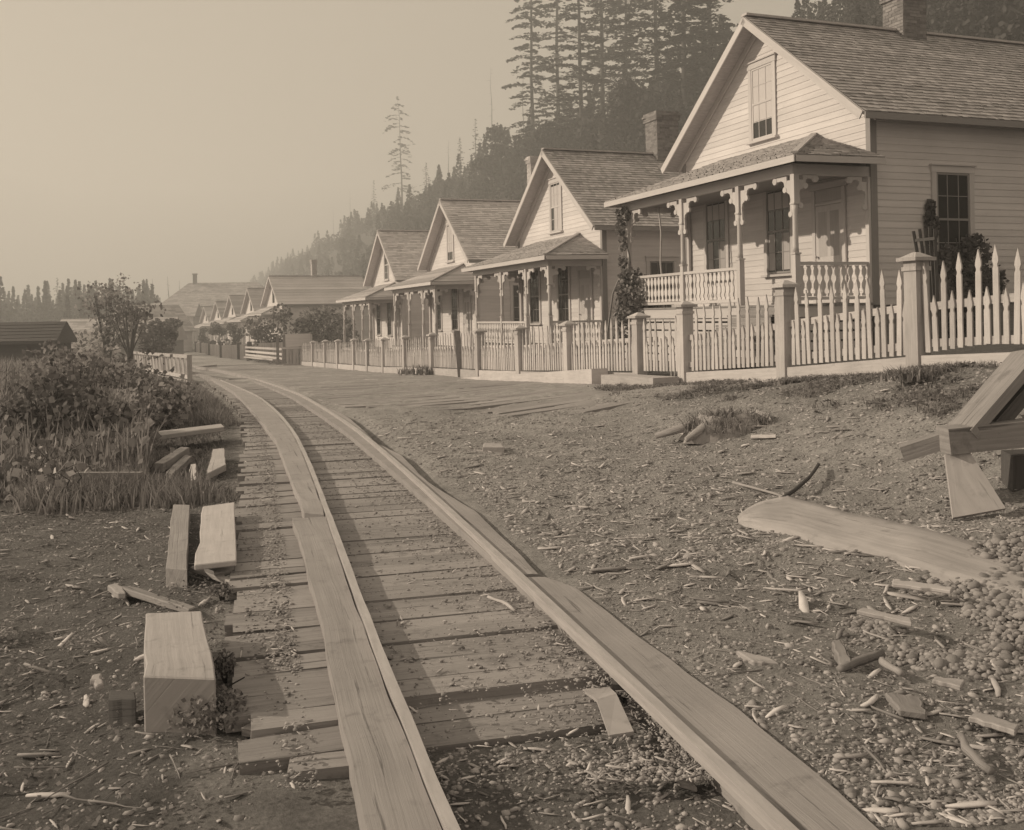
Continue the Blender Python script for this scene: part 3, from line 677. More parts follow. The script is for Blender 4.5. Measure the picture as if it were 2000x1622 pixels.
# ------------------------------------------------------------------ picket fences
FC = 9.12
def picket_pts(h, w, z0):
    k = [(.5, z0), (.5, h-.27), (.36, h-.25), (.36, h-.225), (.55, h-.19), (.5, h-.15), (.06, h)]
    R = [(w*a, z) for a, z in k]; return R[:-1]+[(0, h)]+[(-x, z) for x, z in R[:-1][::-1]]
def fence(name, label, s0, s1, posts, pitch, c=FC, hpost=1.30, htall=1.30, hshort=.86, pw=.078, cat='fence', base=True, cap=True, lowposts=(), skip=0.0, gate=False):
    gz = lambda s: tz(*xy(s, c-.1)); z0 = gz(s0); X_, Y_ = xy(s0, c)
    root = thing(name, label, cat, (X_, Y_, z0), ROWZ, 'picket fence sections along the yards' if cat == 'fence' else None)
    P = lambda s, y, z: Vector((s0-s, y, gz(s)-z0+z))
    for s in posts:
        hp = hpost*random.uniform(.985, 1.02); b = MB(); p0 = P(s, .02, -.2); p1 = P(s, .02, hp-.05); lean = Vector((random.uniform(-.02, .02), random.uniform(-.015, .015), 0))
        b.beam(p0, p1+lean, .21, .21, up=(0, 1, 0)); b.beam(p1+lean-Vector((0, 0, .12)), p1+lean-Vector((0, 0, .07)), .245, .245, up=(0, 1, 0))
        ps = b.build('post', M['fence'], root)
        if cap:
            b = MB(); q = p1+lean; b.beam(q+Vector((0, 0, .001)), q+Vector((0, 0, .045)), .33, .33, up=(0, 1, 0)); b.beam(q+Vector((0, 0, .046)), q+Vector((0, 0, .11)), .28, .28, up=(0, 1, 0), w2=.06, h2=.06); b.build('cap', M['fence'], ps)
    ed = sorted(set([s0]+[s for s in posts]+[s1]))
    if base:
        b = MB()
        for a, e in zip(ed[:-1], ed[1:]):
            ga = .11 if a in posts else 0; ge = .11 if e in posts else 0
            b.beam(P(a+ga, -.03, .06+random.uniform(-.01, .01)), P(e-ge, -.03, .06+random.uniform(-.01, .01)), .04, .32)
        b.build('baseboard', M['fence'], root)
    for zr in (.84, .36):
        b = MB()
        for a, e in zip(ed[:-1], ed[1:]): b.beam(P(a, .045, zr), P(e, .045, zr+random.uniform(-.02, .02)), .045, .095)
        b.build('cross_rail', M['fence'], root)
    s = s0+.12; k = 0; n = 0; zb = .235
    while s < s1-.03:
        if all(abs(s-q) > .15 for q in posts):
            tall = k % 2 == 0; h = (htall if tall else hshort)*random.uniform(.95, 1.025); b = MB(); ln = random.gauss(0, .018)
            o = P(s, .0, 0); b.prism(picket_pts(h, pw*random.uniform(.92, 1.06), zb+.012), o, Vector((1, 0, 0)), Vector((ln, random.uniform(-.012, .004), 1)).normalized(), Vector((0, 1, 0)), .02)
            b.build('picket', M['fence'], root); n += 1
        s += pitch*random.uniform(.95, 1.05); k += 1
    return root
fence('picket_fence', 'white picket fence section nearest the camera, right of the gate before the big porch', 6.6, 15.3, (6.95, 9.75, 12.43, 15.3), .128, hpost=1.43, htall=1.36, hshort=.92)
fence('picket_gate', 'narrow white picket gate between two capped posts at the first cottage', 15.45, 16.82, (), .118, hpost=1.3, htall=1.22, cat='gate', base=False)
fence('picket_fence', 'white picket fence section just left of the gate, before the second cottage', 17.0, 28.0, (17.0, 20.25, 23.2, 26.35), .128)
fence('picket_fence', 'white picket fence section beginning at the dark leaning post, before the third cottage', 28.0, 40.0, (30.9, 34.3, 37.5), .135)
fence('picket_fence', 'far white picket fence section in front of the fourth cottage', 40.0, 52.0, (40.2, 42.8, 46.4, 49.6), .15)
fence('picket_fence', 'farthest white picket fence section, ending at the slatted box by the vacant lot', 52.0, 57.0, (53.2,), .16)
b = MB(); p = xy(28.0, FC-.02); b.beam((p[0]+.02, p[1], tz(*p)-.2), (p[0]-.07, p[1], tz(*p)+1.36), .17, .17, up=(0, 1, 0), jit=.01)  # shade of the post's right face put into a dark colour all over
tag(b.build('fence_post', M['greyboard']), 'tall post, coloured dark for its shaded face, leaning in the line of the white pickets', 'post')
# raised kerb box left of the gate and the doorstep
def sbox(b, s0, s1, c0, c1, za, zb, th=None, tone=None):
    """box along the street with sloping ends: za/zb top heights above terrain at s0/s1"""
    A0, A1, B0, B1 = xy(s0, c0), xy(s0, c1), xy(s1, c0), xy(s1, c1)
    g0, g1 = tz(*xy(s0, c0)), tz(*xy(s1, c0)); lo = -.15
    t = [(A0, g0+za), (A1, g0+za), (B1, g1+zb), (B0, g1+zb)]; bt = [(A0, g0+lo), (A1, g0+lo), (B1, g1+lo), (B0, g1+lo)]
    L_ = s1-s0
    b.add([(*p, z) for p, z in t]+[(*p, z) for p, z in bt], [(3, 2, 1, 0), (0, 1, 5, 4), (1, 2, 6, 5), (2, 3, 7, 6), (3, 0, 4, 7), (4, 5, 6, 7)],
          [[(L_, 0), (L_, c1-c0), (0, c1-c0), (0, 0)], [(0, 0), (.3, 0), (.3, .3), (0, .3)], [(0, 0), (L_, 0), (L_, .3), (0, .3)], [(0, 0), (.3, 0), (.3, .3), (0, .3)], [(L_, 0), (0, 0), (0, .3), (L_, .3)], [(0, 0), (1, 0), (1, 1), (0, 1)]], tone)
b = MB(); sbox(b, 18.05, 26.5, 8.62, 8.98, .31, .02)
tag(b.build('kerb_box', M['fence']), 'long pale plank kerb tapering along the foot of the fence left of the gate', 'kerb')
b = MB(); sbox(b, 15.3, 17.3, 8.50, 8.98, .13, .17); sbox(b, 15.28, 17.32, 8.47, 8.99, .165, .205)
tag(b.build('doorstep', M['fence']), 'low pale timber step below the picket gate', 'step')
# slatted box, sign board, rail bench and further yard boards
def spt(s, c, z): q = xy(s, c); return Vector((*q, tz(*q)+z))
t = thing('slatted_box', 'tall slatted stall with a white board on top at the end of the pickets', 'stall', spt(57.6, 8.9, 0))
o_ = Vector(t.location); q = lambda s, c, z: spt(s, c, 0)-o_+Vector((0, 0, z))
for s, c in ((57.2, 8.2), (57.2, 9.7), (59.9, 8.2), (59.9, 9.7)):
    b = MB(); b.beam(q(s, c, -.2), q(s, c, 1.75), .14, .14, up=(0, 1, 0)); b.build('post', M['fence'] if c > 9 else M['greyboard'], t)
b = MB()
for k in range(8): c = 8.35+k*.19; b.beam(q(57.15, c, .05), q(57.15, c, 1.0), .07, .03, up=(0, 1, 0))
b.build('slats', M['fence'], t)
b = MB(); b.beam(q(57.12, 8.25, 1.42), q(57.12, 9.65, 1.42), .03, .72); b.build('white_board', M['paint'], t)
b = MB()
for z in (.06, .98): b.beam(q(57.1, 8.1, z), q(57.1, 9.8, z), .05, .1)
b.beam(q(57.05, 7.9, 1.85), q(60, 7.9, 1.85), .1, .06); b.build('cross_rail', M['fence'], t)
t = thing('rail_bench', 'long low bench of pale horizontal rails left of the slatted stall', 'bench', spt(60, 8.6, 0))
o_ = Vector(t.location)
for z in (.35, .62, .92):
    b = MB(); b.beam(q(60.2, 8.5, z), q(80, 8.5, z+.15), .06, .14); b.build('rail', M['fence'], t)
b = MB(); b.beam(q(60.2, 8.15, .3), q(76, 8.15, .35), .45, .08); b.build('seat', M['fence'], t)
for s in (61, 67, 73, 79.5):
    b = MB(); b.beam(q(s, 8.6, -.2), q(s, 8.6, 1.1), .14, .14, up=(0, 1, 0)); b.build('leg', M['fence'] if s < 79 else M['greyboard'], t)
t = thing('board_fence', 'pale boarded yard fence with dark posts beyond the rail bench', 'fence', spt(81, FC, 0)); o_ = Vector(t.location)
for s in (82, 90, 108, 124, 139, 150):
    b = MB(); b.beam(q(s, FC-.1, -.2), q(s, FC-.1, 1.5), .3, .3, up=(0, 1, 0)); b.build('post', M['darkboard'], t)
b = MB(); s = 82.4
while s < 150: b.beam(q(s, FC, .05), q(s, FC, 1.3), .18, .03, up=(0, 1, 0)); s += .24
b.build('boards', M['fence'], t).__setitem__('kind', 'stuff')
b = MB(); s = 60.5
while s < 82: b.beam(q(s, FC+.3, .05), q(s, FC+.3, 1.35), .16, .03, up=(0, 1, 0)); s += .24
o2 = b.build('boards', M['fence'], t); o2['kind'] = 'stuff'
# slanted slat railing left of the track
t = thing('slat_railing', 'white railing of slanting slats on the left of the track bend', 'railing', ray(371, 744, 34)); o_ = Vector(t.location)
A0, A1 = ray(371, 744, 34)-o_, ray(370, 697, 34)-o_; B0, B1 = ray(264, 726, 52)-o_, ray(262, 689, 52)-o_
A0 = A0.copy(); A0.z = A1.z-.84; B0.z = B1.z-.9
b = MB(); b.beam(A1, B1, .12, .12); b.build('top_rail', M['fence'], t)
b = MB(); b.beam(A0+Vector((0, 0, .14)), B0+Vector((0, 0, .14)), .14, .12); b.beam(A0-Vector((0, 0, .05)), B0-Vector((0, 0, .05)), .2, .1); b.build('bottom_rail', M['fence'], t)
for u in (0, .35, .7, 1):
    b = MB(); p = A0.lerp(B0, u); b.beam(p-Vector((0, 0, .9)), A1.lerp(B1, u)+Vector((0, 0, .06)), .13, .13, up=(0, 1, 0)); b.build('post', M['fence'], t)
nsl = 34
for k in range(nsl):
    u = (k+.5)/nsl; b = MB(); p = A0.lerp(B0, u)+Vector((0, 0, .2)); u2 = u+.012*(-1 if k % 2 else 1)*1.4; b.beam(p, A1.lerp(B1, u2)-Vector((0, 0, .06)), .10, .03, up=(.4, .9, 0)); b.build('slat', M['fence'], t)
# ------------------------------------------------------------------ trees
def conifer(name, label, base, H, R, nb, start=.25, seed=0, droop=.25, leaf=.55, per=9, trunk=.32, mt='needle', top_bare=0, group=None, cat='tree', power=.75, bm='bark', lean=0):
    rs = np.random.default_rng(seed); random.seed(seed)
    root = thing(name, label, cat, base, 0, group); b = MB()
    wob = [(rs.normal(0, .006)*H*i/6+lean*H*(i/6)**2, rs.normal(0, .006)*H*i/6, H*i/6) for i in range(7)]
    wob[0] = (0, 0, -1.0); b.tube(wob, [trunk*(1-.93*i/6) for i in range(7)], 8, tone=0)
    P, dirs = [], []
    tx = lambda z: (np.interp(z, [w[2] for w in wob], [w[0] for w in wob]), np.interp(z, [w[2] for w in wob], [w[1] for w in wob]))
    for i in range(nb):
        q = (i+rs.uniform(0, 1))/nb; z = H*(start+(1-start-top_bare)*q); L_ = R*(1-q*(1-top_bare))**power*rs.uniform(.45, 1.15)+.15
        if rs.uniform() < .12: L_ *= .4
        az = i*2.4+rs.normal(0, .5); x0, y0 = tx(z); dz = -droop*L_*rs.uniform(.4, 1.4); rise = rs.uniform(.0, .15)*L_
        ca, sa = math.cos(az), math.sin(az); pts = []
        for u in np.linspace(0, 1, 5): pts.append((x0+ca*L_*u, y0+sa*L_*u, z+rise*math.sin(u*2.2)+dz*u*u))
        b.tube(pts, [.035*L_/3+.02, .03*L_/3+.015, .02, .015, .008], 4, tone=0, cap=False)
        m = max(3, int(per*L_/R*rs.uniform(.6, 1.3)))
        for k in range(m):
            u = rs.uniform(.18, 1.05); w_ = .22*L_*(1.1-abs(u-.55))*rs.normal(0, .6)
            P.append((x0+ca*L_*u-sa*w_, y0+sa*L_*u+ca*w_, z+rise*math.sin(u*2.2)+dz*u*u-abs(rs.normal(0, .12*leaf))))
    b.build('trunk', M[bm], root)
    if per: leaves('crown', np.array(P), rs.uniform(.6, 1.3, len(P))*leaf, M[mt], root, flat=.35, aspect=.6)
    return root
def blob_tree(name, label, base, H, R, n, leaf=.35, seed=0, mt='foliage', trunk=.15, clumps=14, cat='tree', group=None, ztop=.95, zlow=.25, stems=1, zs=1.0):
    rs = np.random.default_rng(seed); random.seed(seed); root = thing(name, label, cat, base, 0, group); b = MB(); P = []
    cl = []
    for i in range(clumps):
        th = rs.uniform(0, 6.28); rr = R*math.sqrt(rs.uniform(0, 1))*.75; z = H*rs.uniform(zlow, ztop)*1.0
        k = math.sqrt(max(.15, 1-((z/H-(zlow+ztop)/2)/((ztop-zlow)/2+.15))**2)); cl.append((rr*k*math.cos(th), rr*k*math.sin(th), z, R*rs.uniform(.25, .5)))
    for st in range(stems):
        a = rs.uniform(0, 6.28); sp = R*.35*(stems > 1); b.tube([(0, 0, -.4), (sp*.3*math.cos(a), sp*.3*math.sin(a), H*.3), (sp*math.cos(a), sp*math.sin(a), H*.85)], [trunk, trunk*.7, trunk*.2], 6, tone=0)
    for (x, y, z, r) in cl:
        b.tube([(0, 0, H*.2), (x*.5, y*.5, (z+H*.2)*.5), (x, y, z)], [trunk*.4, trunk*.25, .01], 5, tone=0, cap=False)
        v = rs.normal(size=(n//clumps, 3)); v /= np.linalg.norm(v, axis=1)[:, None]; v *= (r*rs.uniform(.35, 1, len(v))**.5)[:, None]; v[:, 2] *= .8*zs; P.append(v+np.array([x, y, z]))
    b.build('trunk', M['bark'], root); P = np.concatenate(P); P[:, 2] = np.maximum(P[:, 2], .03)
    leaves('crown', P, rs.uniform(.6, 1.35, len(P))*leaf, M[mt], root); return root
def hillbase(x, c):
    """ground point on the vertical plane N.P = c seen at photo column x (a place along the hillside)"""
    u = (x-CX)/F; Y = c/(N[0]*u+N[1]); X_ = u*Y; return (X_, Y, tz(X_, Y))
def topH(x, y, base): u, v = uv(x, y); return CAMH-v*base[1]-base[2]
G1 = 'tall sparse conifers on the bluff above the cottages'
tall = [(1048, 20, 84, .18, 'tall conifer at the left edge of the grove, limbs reaching over open sky'), (1098, -30, 92, .15, 'tall conifer second from the left in the grove on the bluff'), (1143, 40, 80, .3, 'slimmer tall conifer third from the left in the grove on the bluff'), (1185, -40, 88, .2, 'tall conifer in the middle of the grove, above the second cottage roof'),
        (1232, 60, 95, .35, 'thin tall conifer with bare lower trunk left of the brick chimney'), (1292, -20, 86, .2, 'tall conifer rising straight above the brick chimney'), (1345, 10, 82, .25, 'tall conifer just right of the brick chimney, behind the gable'), (1398, -60, 90, .2, 'tall conifer whose tip stands beside the nearest gable peak'), (1015, -5, 110, .45, None)]
for i, (x, ytop, c, st, lb) in enumerate(tall):
    if not lb: continue
    bs = hillbase(x, c); H = topH(x, ytop-260-40*(i % 4), bs); conifer('conifer', lb, bs, H, 6.2+(i % 3)*.9, 120, st*.45, 100+i, .16, 1.05, 75, .5, group=G1, power=.35)
bs = hillbase(790, 100); conifer('conifer', 'lone ragged conifer standing high above the wooded ridge', bs, topH(786, 188, bs), 10, 38, .2, 44, .4, 1.5, 40, .4, power=.4, lean=-.02)
for i, (x, yt, c, lb) in enumerate(((735, 352, 105, 'small ragged conifer on the ridge left of the lone tall one'), (838, 318, 100, 'small pointed conifer on the ridge right of the lone tall one'), (936, 232, 98, 'narrow conifer with a whip thin top beside the dark grove'), (905, 268, 104, 'short spindly conifer on the skyline left of the dark grove'))):
    bs = hillbase(x, c); conifer('conifer', lb, bs, topH(x, yt, bs), 3.2, 44, .2, 60+i, .25, .8, 16, .25)
for i, (x, yt, c, lb) in enumerate(((968, 130, 100, 'tall pale bare snag rising left of the conifer grove'), (688, 372, 105, 'bare snag on the left slope of the ridge'), (882, 275, 102, 'thin bare snag on the skyline of the ridge'), (1030, 120, 108, 'thin grey snag at the very edge of the grove'), (655, 405, 110, 'short bare snag low on the ridge'))):
    bs = hillbase(x, c); conifer('dead_snag', lb, bs, topH(x, yt, bs), 1.6, 12, .5, 80+i, .1, .4, 0, .22, bm='snag', power=.3)
for i, (x, yt, c, r, lb) in enumerate(((1238, 168, 76, 5.2, 'dark bushy tree in the grove left of the brick chimney'), (985, 246, 84, 7, 'dark dense tree below the left edge of the grove'), (1170, 235, 78, 5, 'dark spreading tree at the foot of the middle conifers'), (1320, 215, 74, 5.5, 'dark tree right behind the brick chimney'), (1090, 255, 80, 6.5, 'dark broad tree behind the second cottage ridge'))):
    bs = hillbase(x, c); H = topH(x, yt, bs); blob_tree('broad_tree', lb, bs, H, r, 2600, .75, 200+i, 'needle', .4, 26, zlow=.12)
# forest mass on the bluff: one stuff object
def forest(name, pts, hs, rs_, n_leaf, leaf, con, mt):
    P, Z_ = [], []
    for (x, y, z), h, r, cf in zip(pts, hs, rs_, con):
        k = n_leaf
        if cf:
            q = rng.uniform(0, 1, k)**.8; th = rng.uniform(0, 6.28, k); rr = r*(1-q)*np.sqrt(rng.uniform(.15, 1, k)); p = np.stack([x+rr*np.cos(th), y+rr*np.sin(th), z+h*(.08+.92*q)], 1)
        else:
            v = rng.normal(size=(k, 3)); v /= np.linalg.norm(v, axis=1)[:, None]; v *= rng.uniform(.4, 1, k)[:, None]**.5; p = np.stack([x+v[:, 0]*r, y+v[:, 1]*r, z+h*.58+v[:, 2]*h*.45], 1)
        P.append(p); Z_.append(np.full(k, leaf*(.6+.5*r/3)))
    P = np.concatenate(P); Z_ = np.concatenate(Z_)*rng.uniform(.6, 1.3, len(P))
    return leaves(name, P, Z_, M[mt], aspect=.8)
n = 1500; s = np.concatenate([rng.uniform(10, 330, 950), rng.uniform(330, 900, 550)]); c = rng.uniform(44, 112, n)
x, y = xy(s, c); z = terrain(x, y); con = rng.uniform(0, 1, n) < .45
h = np.where(con, rng.uniform(6, 13, n), rng.uniform(4, 7.5, n))*(1-.35*sst(600, 200, s)*0); r = np.where(con, h*.24, h*.5)
P_ = np.stack([x, y, z], 1); nr = s < 140
tag(forest('forest', P_[nr], h[nr], r[nr], 420, .52, con[nr], 'forest'), kind='stuff'); tag(forest('forest', P_[~nr], h[~nr], r[~nr], 130, .95, con[~nr], 'forest'), kind='stuff')
# far tree line on the left
n = 620; x = rng.uniform(-400, -40, n); y = rng.uniform(190, 470, n); m = (x < -.345*y); x, y = x[m], y[m]
y2 = rng.uniform(225, 330, 420); x2 = -y2*rng.uniform(.36, .62, 420); x = np.concatenate([x, x2]); y = np.concatenate([y, y2]); n = len(x)
z = terrain(x, y); con = rng.uniform(0, 1, n) < .6; h = np.where(con, rng.uniform(11, 19, n), rng.uniform(8, 13, n)); r = np.where(con, h*.17, h*.4)
tag(forest('far_wood', np.stack([x, y, z], 1), h, r, 240, .8, con, 'forest'), kind='stuff')
for i, (x, yt, Y, lb) in enumerate(((243, 538, 270, 'thin tall tree spiking above the left far wood'), (178, 548, 260, 'spiky conifer in the far wood behind the shed'), (330, 540, 260, 'faint thin snag above the far wood'), (300, 545, 270, 'faint bare snag left of the hipped roof'), (113, 543, 265, 'pointed conifer over the dark shed'), (352, 548, 280, 'faint slim snag beside the hipped roof'))):
    p = ray(x, 640, Y); p.z = tz(p.x, p.y); bare = 'snag' in lb; conifer('dead_snag' if bare else 'conifer', lb, p, topH(x, yt, p), 1.5 if bare else 3.0, 26 if bare else 60, .2, 300+i, .25, .55, 0 if bare else 22, .3, bm='snag' if bare else 'bark')
# trees and shrubs nearer on the left and on the lots
def tr(x, ybase, ytop, Y, fn, *a, **k):
    p = ray(x, ybase, Y); p.z = tz(p.x, p.y); return fn(*a[:2], p, topH(x, ytop, p), *a[2:], **k)
tr(210, 690, 552, 62, blob_tree, 'hazy_tree', 'hazy leafy tree standing behind the weeds right of the shed', 2.7, 1700, .2, 11, 'weed', .09, 34, zlow=.2, stems=4)
tr(252, 690, 585, 50, blob_tree, 'forked_tree', 'slim tree with a forked bare trunk left of the slat railing', 1.5, 260, .22, 12, 'foliage', .11, 8, zlow=.7, stems=3)
tr(300, 700, 632, 75, blob_tree, 'shrub', 'rounded dark shrub behind the slat railing', 1.8, 900, .3, 13, 'foliage', .08, 10, cat='shrub')
tr(330, 700, 625, 95, blob_tree, 'shrub', 'upright dark shrub left of the far porches', 1.6, 800, .32, 14, 'foliage', .08, 9, cat='shrub')
tr(283, 700, 668, 70, conifer, 'young_conifer', 'tiny cone shaped conifer peeping over the slat railing', .9, 30, .05, 15, .1, .3, 14, .06, cat='shrub')
YG = 'garden shrubs before the far cottages'
for i, (x, yb, yt, c, r, lb) in enumerate(((534, 690, 603, 10.6, 2.6, 'dark round garden tree in front of the long roofed cottage'), (510, 690, 643, 10.4, 1.2, 'low dark shrub left of the round garden tree'), (456, 690, 628, 10.8, 1.3, 'dark shrub hiding the first small far porch'), (428, 690, 632, 10.8, 1.5, 'dark shrub hiding the second small far porch'), (400, 690, 634, 10.8, 1.6, 'leftmost dark garden shrub of the far row'))):
    bs = hillbase(x, c); blob_tree('garden_shrub', lb, bs, max(1.2, topH(x, yt, bs)), r, 900, .24, 400+i, 'foliage', .1, 12, cat='shrub', group=YG, zlow=.15)
for i, (x, yt, c, r, n_, lb) in enumerate(((632, 604, 14.5, 2.0, 1600, 'sprawling twiggy bush on the vacant lot beside the fourth cottage'), (600, 622, 13, 1.5, 1000, 'leafy bush on the vacant lot behind the slatted stall'), (658, 608, 17, 2.2, 1500, 'bush against the far corner of the fourth cottage'))):
    bs = hillbase(x, c); blob_tree('lot_bush', lb, bs, topH(x, yt, bs), r, n_, .24, 420+i, 'weed', .06, 22, cat='bush', zlow=.1, stems=5)
# climbing rose on the near porch and its bush
ps = xy(19.5+3.3, 13.85-2.05); zf = 1.72; root = thing('climbing_rose', 'leafy climbing rose wound up the far corner post of the nearest porch', 'climbing plant', (*ps, tz(*ps)))
o = np.array(root.location); P = []; b = MB(); pts = []
for k in range(26):
    t = k/25; pts.append((.16*math.cos(t*9)+.05, .16*math.sin(t*9)-.05, .1+t*3.7))
b.tube(pts, [.03-.022*k/25 for k in range(26)], 5); b.build('stem', M['bark'], root)
for (dx, dy, z0, r, n_, zs) in ((.34, -.25, 1.8, .56, 820, 1.0), (.46, -.3, 1.3, .54, 700, 1), (.62, -.35, .95, .42, 380, 1), (.2, -.2, 2.2, .32, 220, 1),  (.1, -.2, .9, .34, 240, 1.2), (.02, -.1, 1.4, .3, 160, 1.2), (.12, -.05, 2.25, .2, 110, 1.2), (.02, 0, 2.65, .13, 50, 1.8), (.03, .0, 3.1, .12, 45, 1.8), (.0, 0, 3.5, .15, 60, 1.4), (.06, 0, 3.85, .2, 110, 1), (.3, 0, 4.0, .12, 36, .6), (-.2, -.1, .5, .25, 120, 1)):
    v = rng.normal(size=(n_, 3)); v /= np.linalg.norm(v, axis=1)[:, None]; v *= (r*rng.uniform(.25, 1, n_)**.5)[:, None]; v[:, 2] *= zs; P.append(v+np.array([dx, dy, z0]))
P = np.concatenate(P); P[:, 2] = np.maximum(P[:, 2], .05); leaves('foliage', P, rng.uniform(.06, .13, len(P)), M['rose'], root)
b = MB(); A = gp(1188, 640); p0 = plane_pt = None
def plane_at(x, y, c): u, v = uv(x, y); Y = c/(N[0]*u+N[1]); return Vector((u*Y, Y, CAMH-v*Y))
p0 = plane_at(1186, 625, 12.0); p1 = plane_at(1216, 528, 12.0); g0 = Vector((p0.x, p0.y, tz(p0.x, p0.y)))
b.tube([g0-Vector((0, 0, .1)), g0.lerp(p0, .7), p0.lerp(p1, .5)+Vector((-.05, 0, .05)), p1], [.03, .03, .025, .02], 6)
tag(b.build('garden_stake', M['greyboard']), 'bent dark stake leaning towards the climbing rose', 'stake')
b = MB(); p0 = plane_at(1296, 575, 12.3); p1 = plane_at(1286, 405, 12.3); g0 = Vector((p0.x, p0.y, tz(p0.x, p0.y)))
b.tube([g0, g0.lerp(p0, .6), p0, p0.lerp(p1, .35)+Vector((-.03, 0, 0)), p0.lerp(p1, .7)+Vector((.03, 0, 0)), p1], [.022]*6, 6)
tag(b.build('garden_pole', M['paleboard']), 'thin crooked pale pole upright beside the near porch railing', 'pole')
# dark shrub and fan of stakes by the near side window
q = xy(19.5-HW-.45, 13.85+1.9); root = thing('window_shrub', 'dark creeper climbing the side wall around the near window', 'shrub', (*q, tz(*q)))
P = []
for (dx, dy, z0, r, n_) in ((0, .2, 1.2, .5, 700), (.1, -.3, 1.7, .35, 350), (.25, .55, 1.9, .4, 350), *[(.36+random.gauss(0, .02), -.5+random.gauss(0, .07), 1.9+.12*k_, random.uniform(.07, .19), random.randint(25, 90)) for k_ in range(9)], (0, 0, .5, .5, 500), (.2, .9, 1.3, .4, 300)):
    v = rng.normal(size=(n_, 3)); v /= np.linalg.norm(v, axis=1)[:, None]; v *= (r*rng.uniform(.3, 1, n_)**.5)[:, None]; v[:, 0] *= .6
    v = v+np.array([0, 0, z0]); P.append(np.stack([v[:, 0]*D[0]*1+N[0]*(v[:, 1]+dy)+D[0]*dx, v[:, 0]*D[1]+N[1]*(v[:, 1]+dy)+D[1]*dx, v[:, 2]], 1))
P = np.concatenate(P); P[:, 2] = np.maximum(P[:, 2], .03); leaves('foliage', P, rng.uniform(.06, .14, len(P)), M['foliage'], root)
b = MB()
for k in range(4): b.tube([(0, .1*k, -.1), (D[0]*.1+N[0]*(.2*k-.3), D[1]*.1+N[1]*(.2*k-.3), 1.0), (D[0]*.3+N[0]*(.3*k-.5), D[1]*.3+N[1]*(.3*k-.5), 2.2)], [.03, .02, .01], 5)
b.build('stem', M['bark'], root)
f0 = plane_at(1822, 530, 13.0); root = thing('stake_fan', 'fan of five dark slats leaning by the near side window', 'garden trellis', (f0.x, f0.y, tz(f0.x, f0.y)))
o_ = Vector(root.location)
for k, (xa, ya) in enumerate(((1784, 452), (1796, 448), (1806, 445), (1816, 443), (1826, 447))):
    b = MB(); p1 = plane_at(xa, ya, 13.0)-o_; b.beam((.02*k, 0, -.1), p1, .055, .02, up=(0, 1, .2)); b.build('slat', M['darkboard'], root)
b = MB(); b.beam(plane_at(1788, 470, 12.97)-o_, plane_at(1826, 466, 12.97)-o_, .02, .05); b.build('cross_slat', M['darkboard'], root)
for i, (x, yb, yt, Y, r, n_, mt_, lb) in enumerate(((150, 760, 690, 17, 1.0, 1500, 'weed', 'tall bramble clump at the back of the weeds, below the pale roofed shed'), (225, 745, 698, 19, 1.1, 1500, 'foliage', 'dark bramble clump rising near the left end of the slat railing'), (318, 775, 748, 16, .7, 1000, 'weed', 'rounded bramble clump before the middle of the slat railing'), (95, 830, 740, 13, .8, 1100, 'foliage', 'dark bramble clump at the left edge of the weed patch'), (215, 840, 768, 13.2, .6, 900, 'weed', 'low pale bramble clump in the middle of the weed patch'))):
    tr(x, yb, yt, Y, blob_tree, 'bramble', lb, r, n_, .085, 500+i, mt_, .03, 16, cat='shrub', zlow=.1, stems=5, group='bramble clumps in the weed patch')
# ------------------------------------------------------------------ weeds, grass
def region(n, xr, yr, test):
    out = []
    while len(out) < n:
        x = rng.uniform(*xr, n); y = yr[0]+(yr[1]-yr[0])*rng.uniform(0, 1, n)**1.3; m = test(x, y); out += list(zip(x[m], y[m]))
    p = np.array(out[:n]); return np.stack([p[:, 0], p[:, 1], gridz(p[:, 0], p[:, 1])-.015], 1)
offx = lambda x, y: x-np.interp(y, TRK_Y, TRK_X)
fdl = lambda x, y: x-np.interp(y, yl, xl)
nz2 = lambda x, y, f: np.array([noise.noise(Vector((a*f, b_*f, 3.3))) for a, b_ in zip(x, y)])
W = region(9500, (-26, -1.4), (9.3, 44), lambda x, y: (fdl(x, y) < -.55-.9*sst(12, 9, y)-.4*nz2(x, y, .5)) & (x > -1.0*y) & (y > 9.6+.25*(-2.5-x)*0+1.2*nz2(x, y, .35)) & ~((fdl(x, y) > -1.6) & (y > 14)) | ((fdl(x, y) < -1.0) & (x < -4.2) & (y > 9.3) & (x > -1.0*y)))
hm = .55+.35*nz2(W[:, 0], W[:, 1], .45)+.25*nz2(W[:, 0], W[:, 1], 1.3)+.35*sst(-2.0, -5, fdl(W[:, 0], W[:, 1])); hm = np.clip(hm, .2, 1.25)*np.where(W[:, 1] < 11, .75, 1)
def vis_cap(P):
    # plants that fringe the plank deck stay low enough to leave the track bend in sight, as the grass verge does
    X_ = P[:, 0]/P[:, 1]*F+CX; lim = np.interp(X_, [-900, 60, 200, 258, 275, 375, 405, 440, 466, 480, 481], [672, 690, 694, 706, 726, 752, 766, 788, 820, 862, 1500]); v = (lim-CY)/F+.02*P[:, 0]/P[:, 1]
    yp = CY+F*((CAMH-P[:, 2])/P[:, 1]-.02*P[:, 0]/P[:, 1]); clear = (X_ > 283) & (X_ < 475) & (yp > 835) & (yp < 962)
    return np.where(clear, .06, 1)*np.maximum(.05, CAMH-v*P[:, 1]-terrain(P[:, 0], P[:, 1]))
hm = np.minimum(hm*(.35+.65*sst(9.3, 12.5, W[:, 1]+1.2*nz2(W[:, 0], W[:, 1], .8))), vis_cap(W)*.92)
parts = []
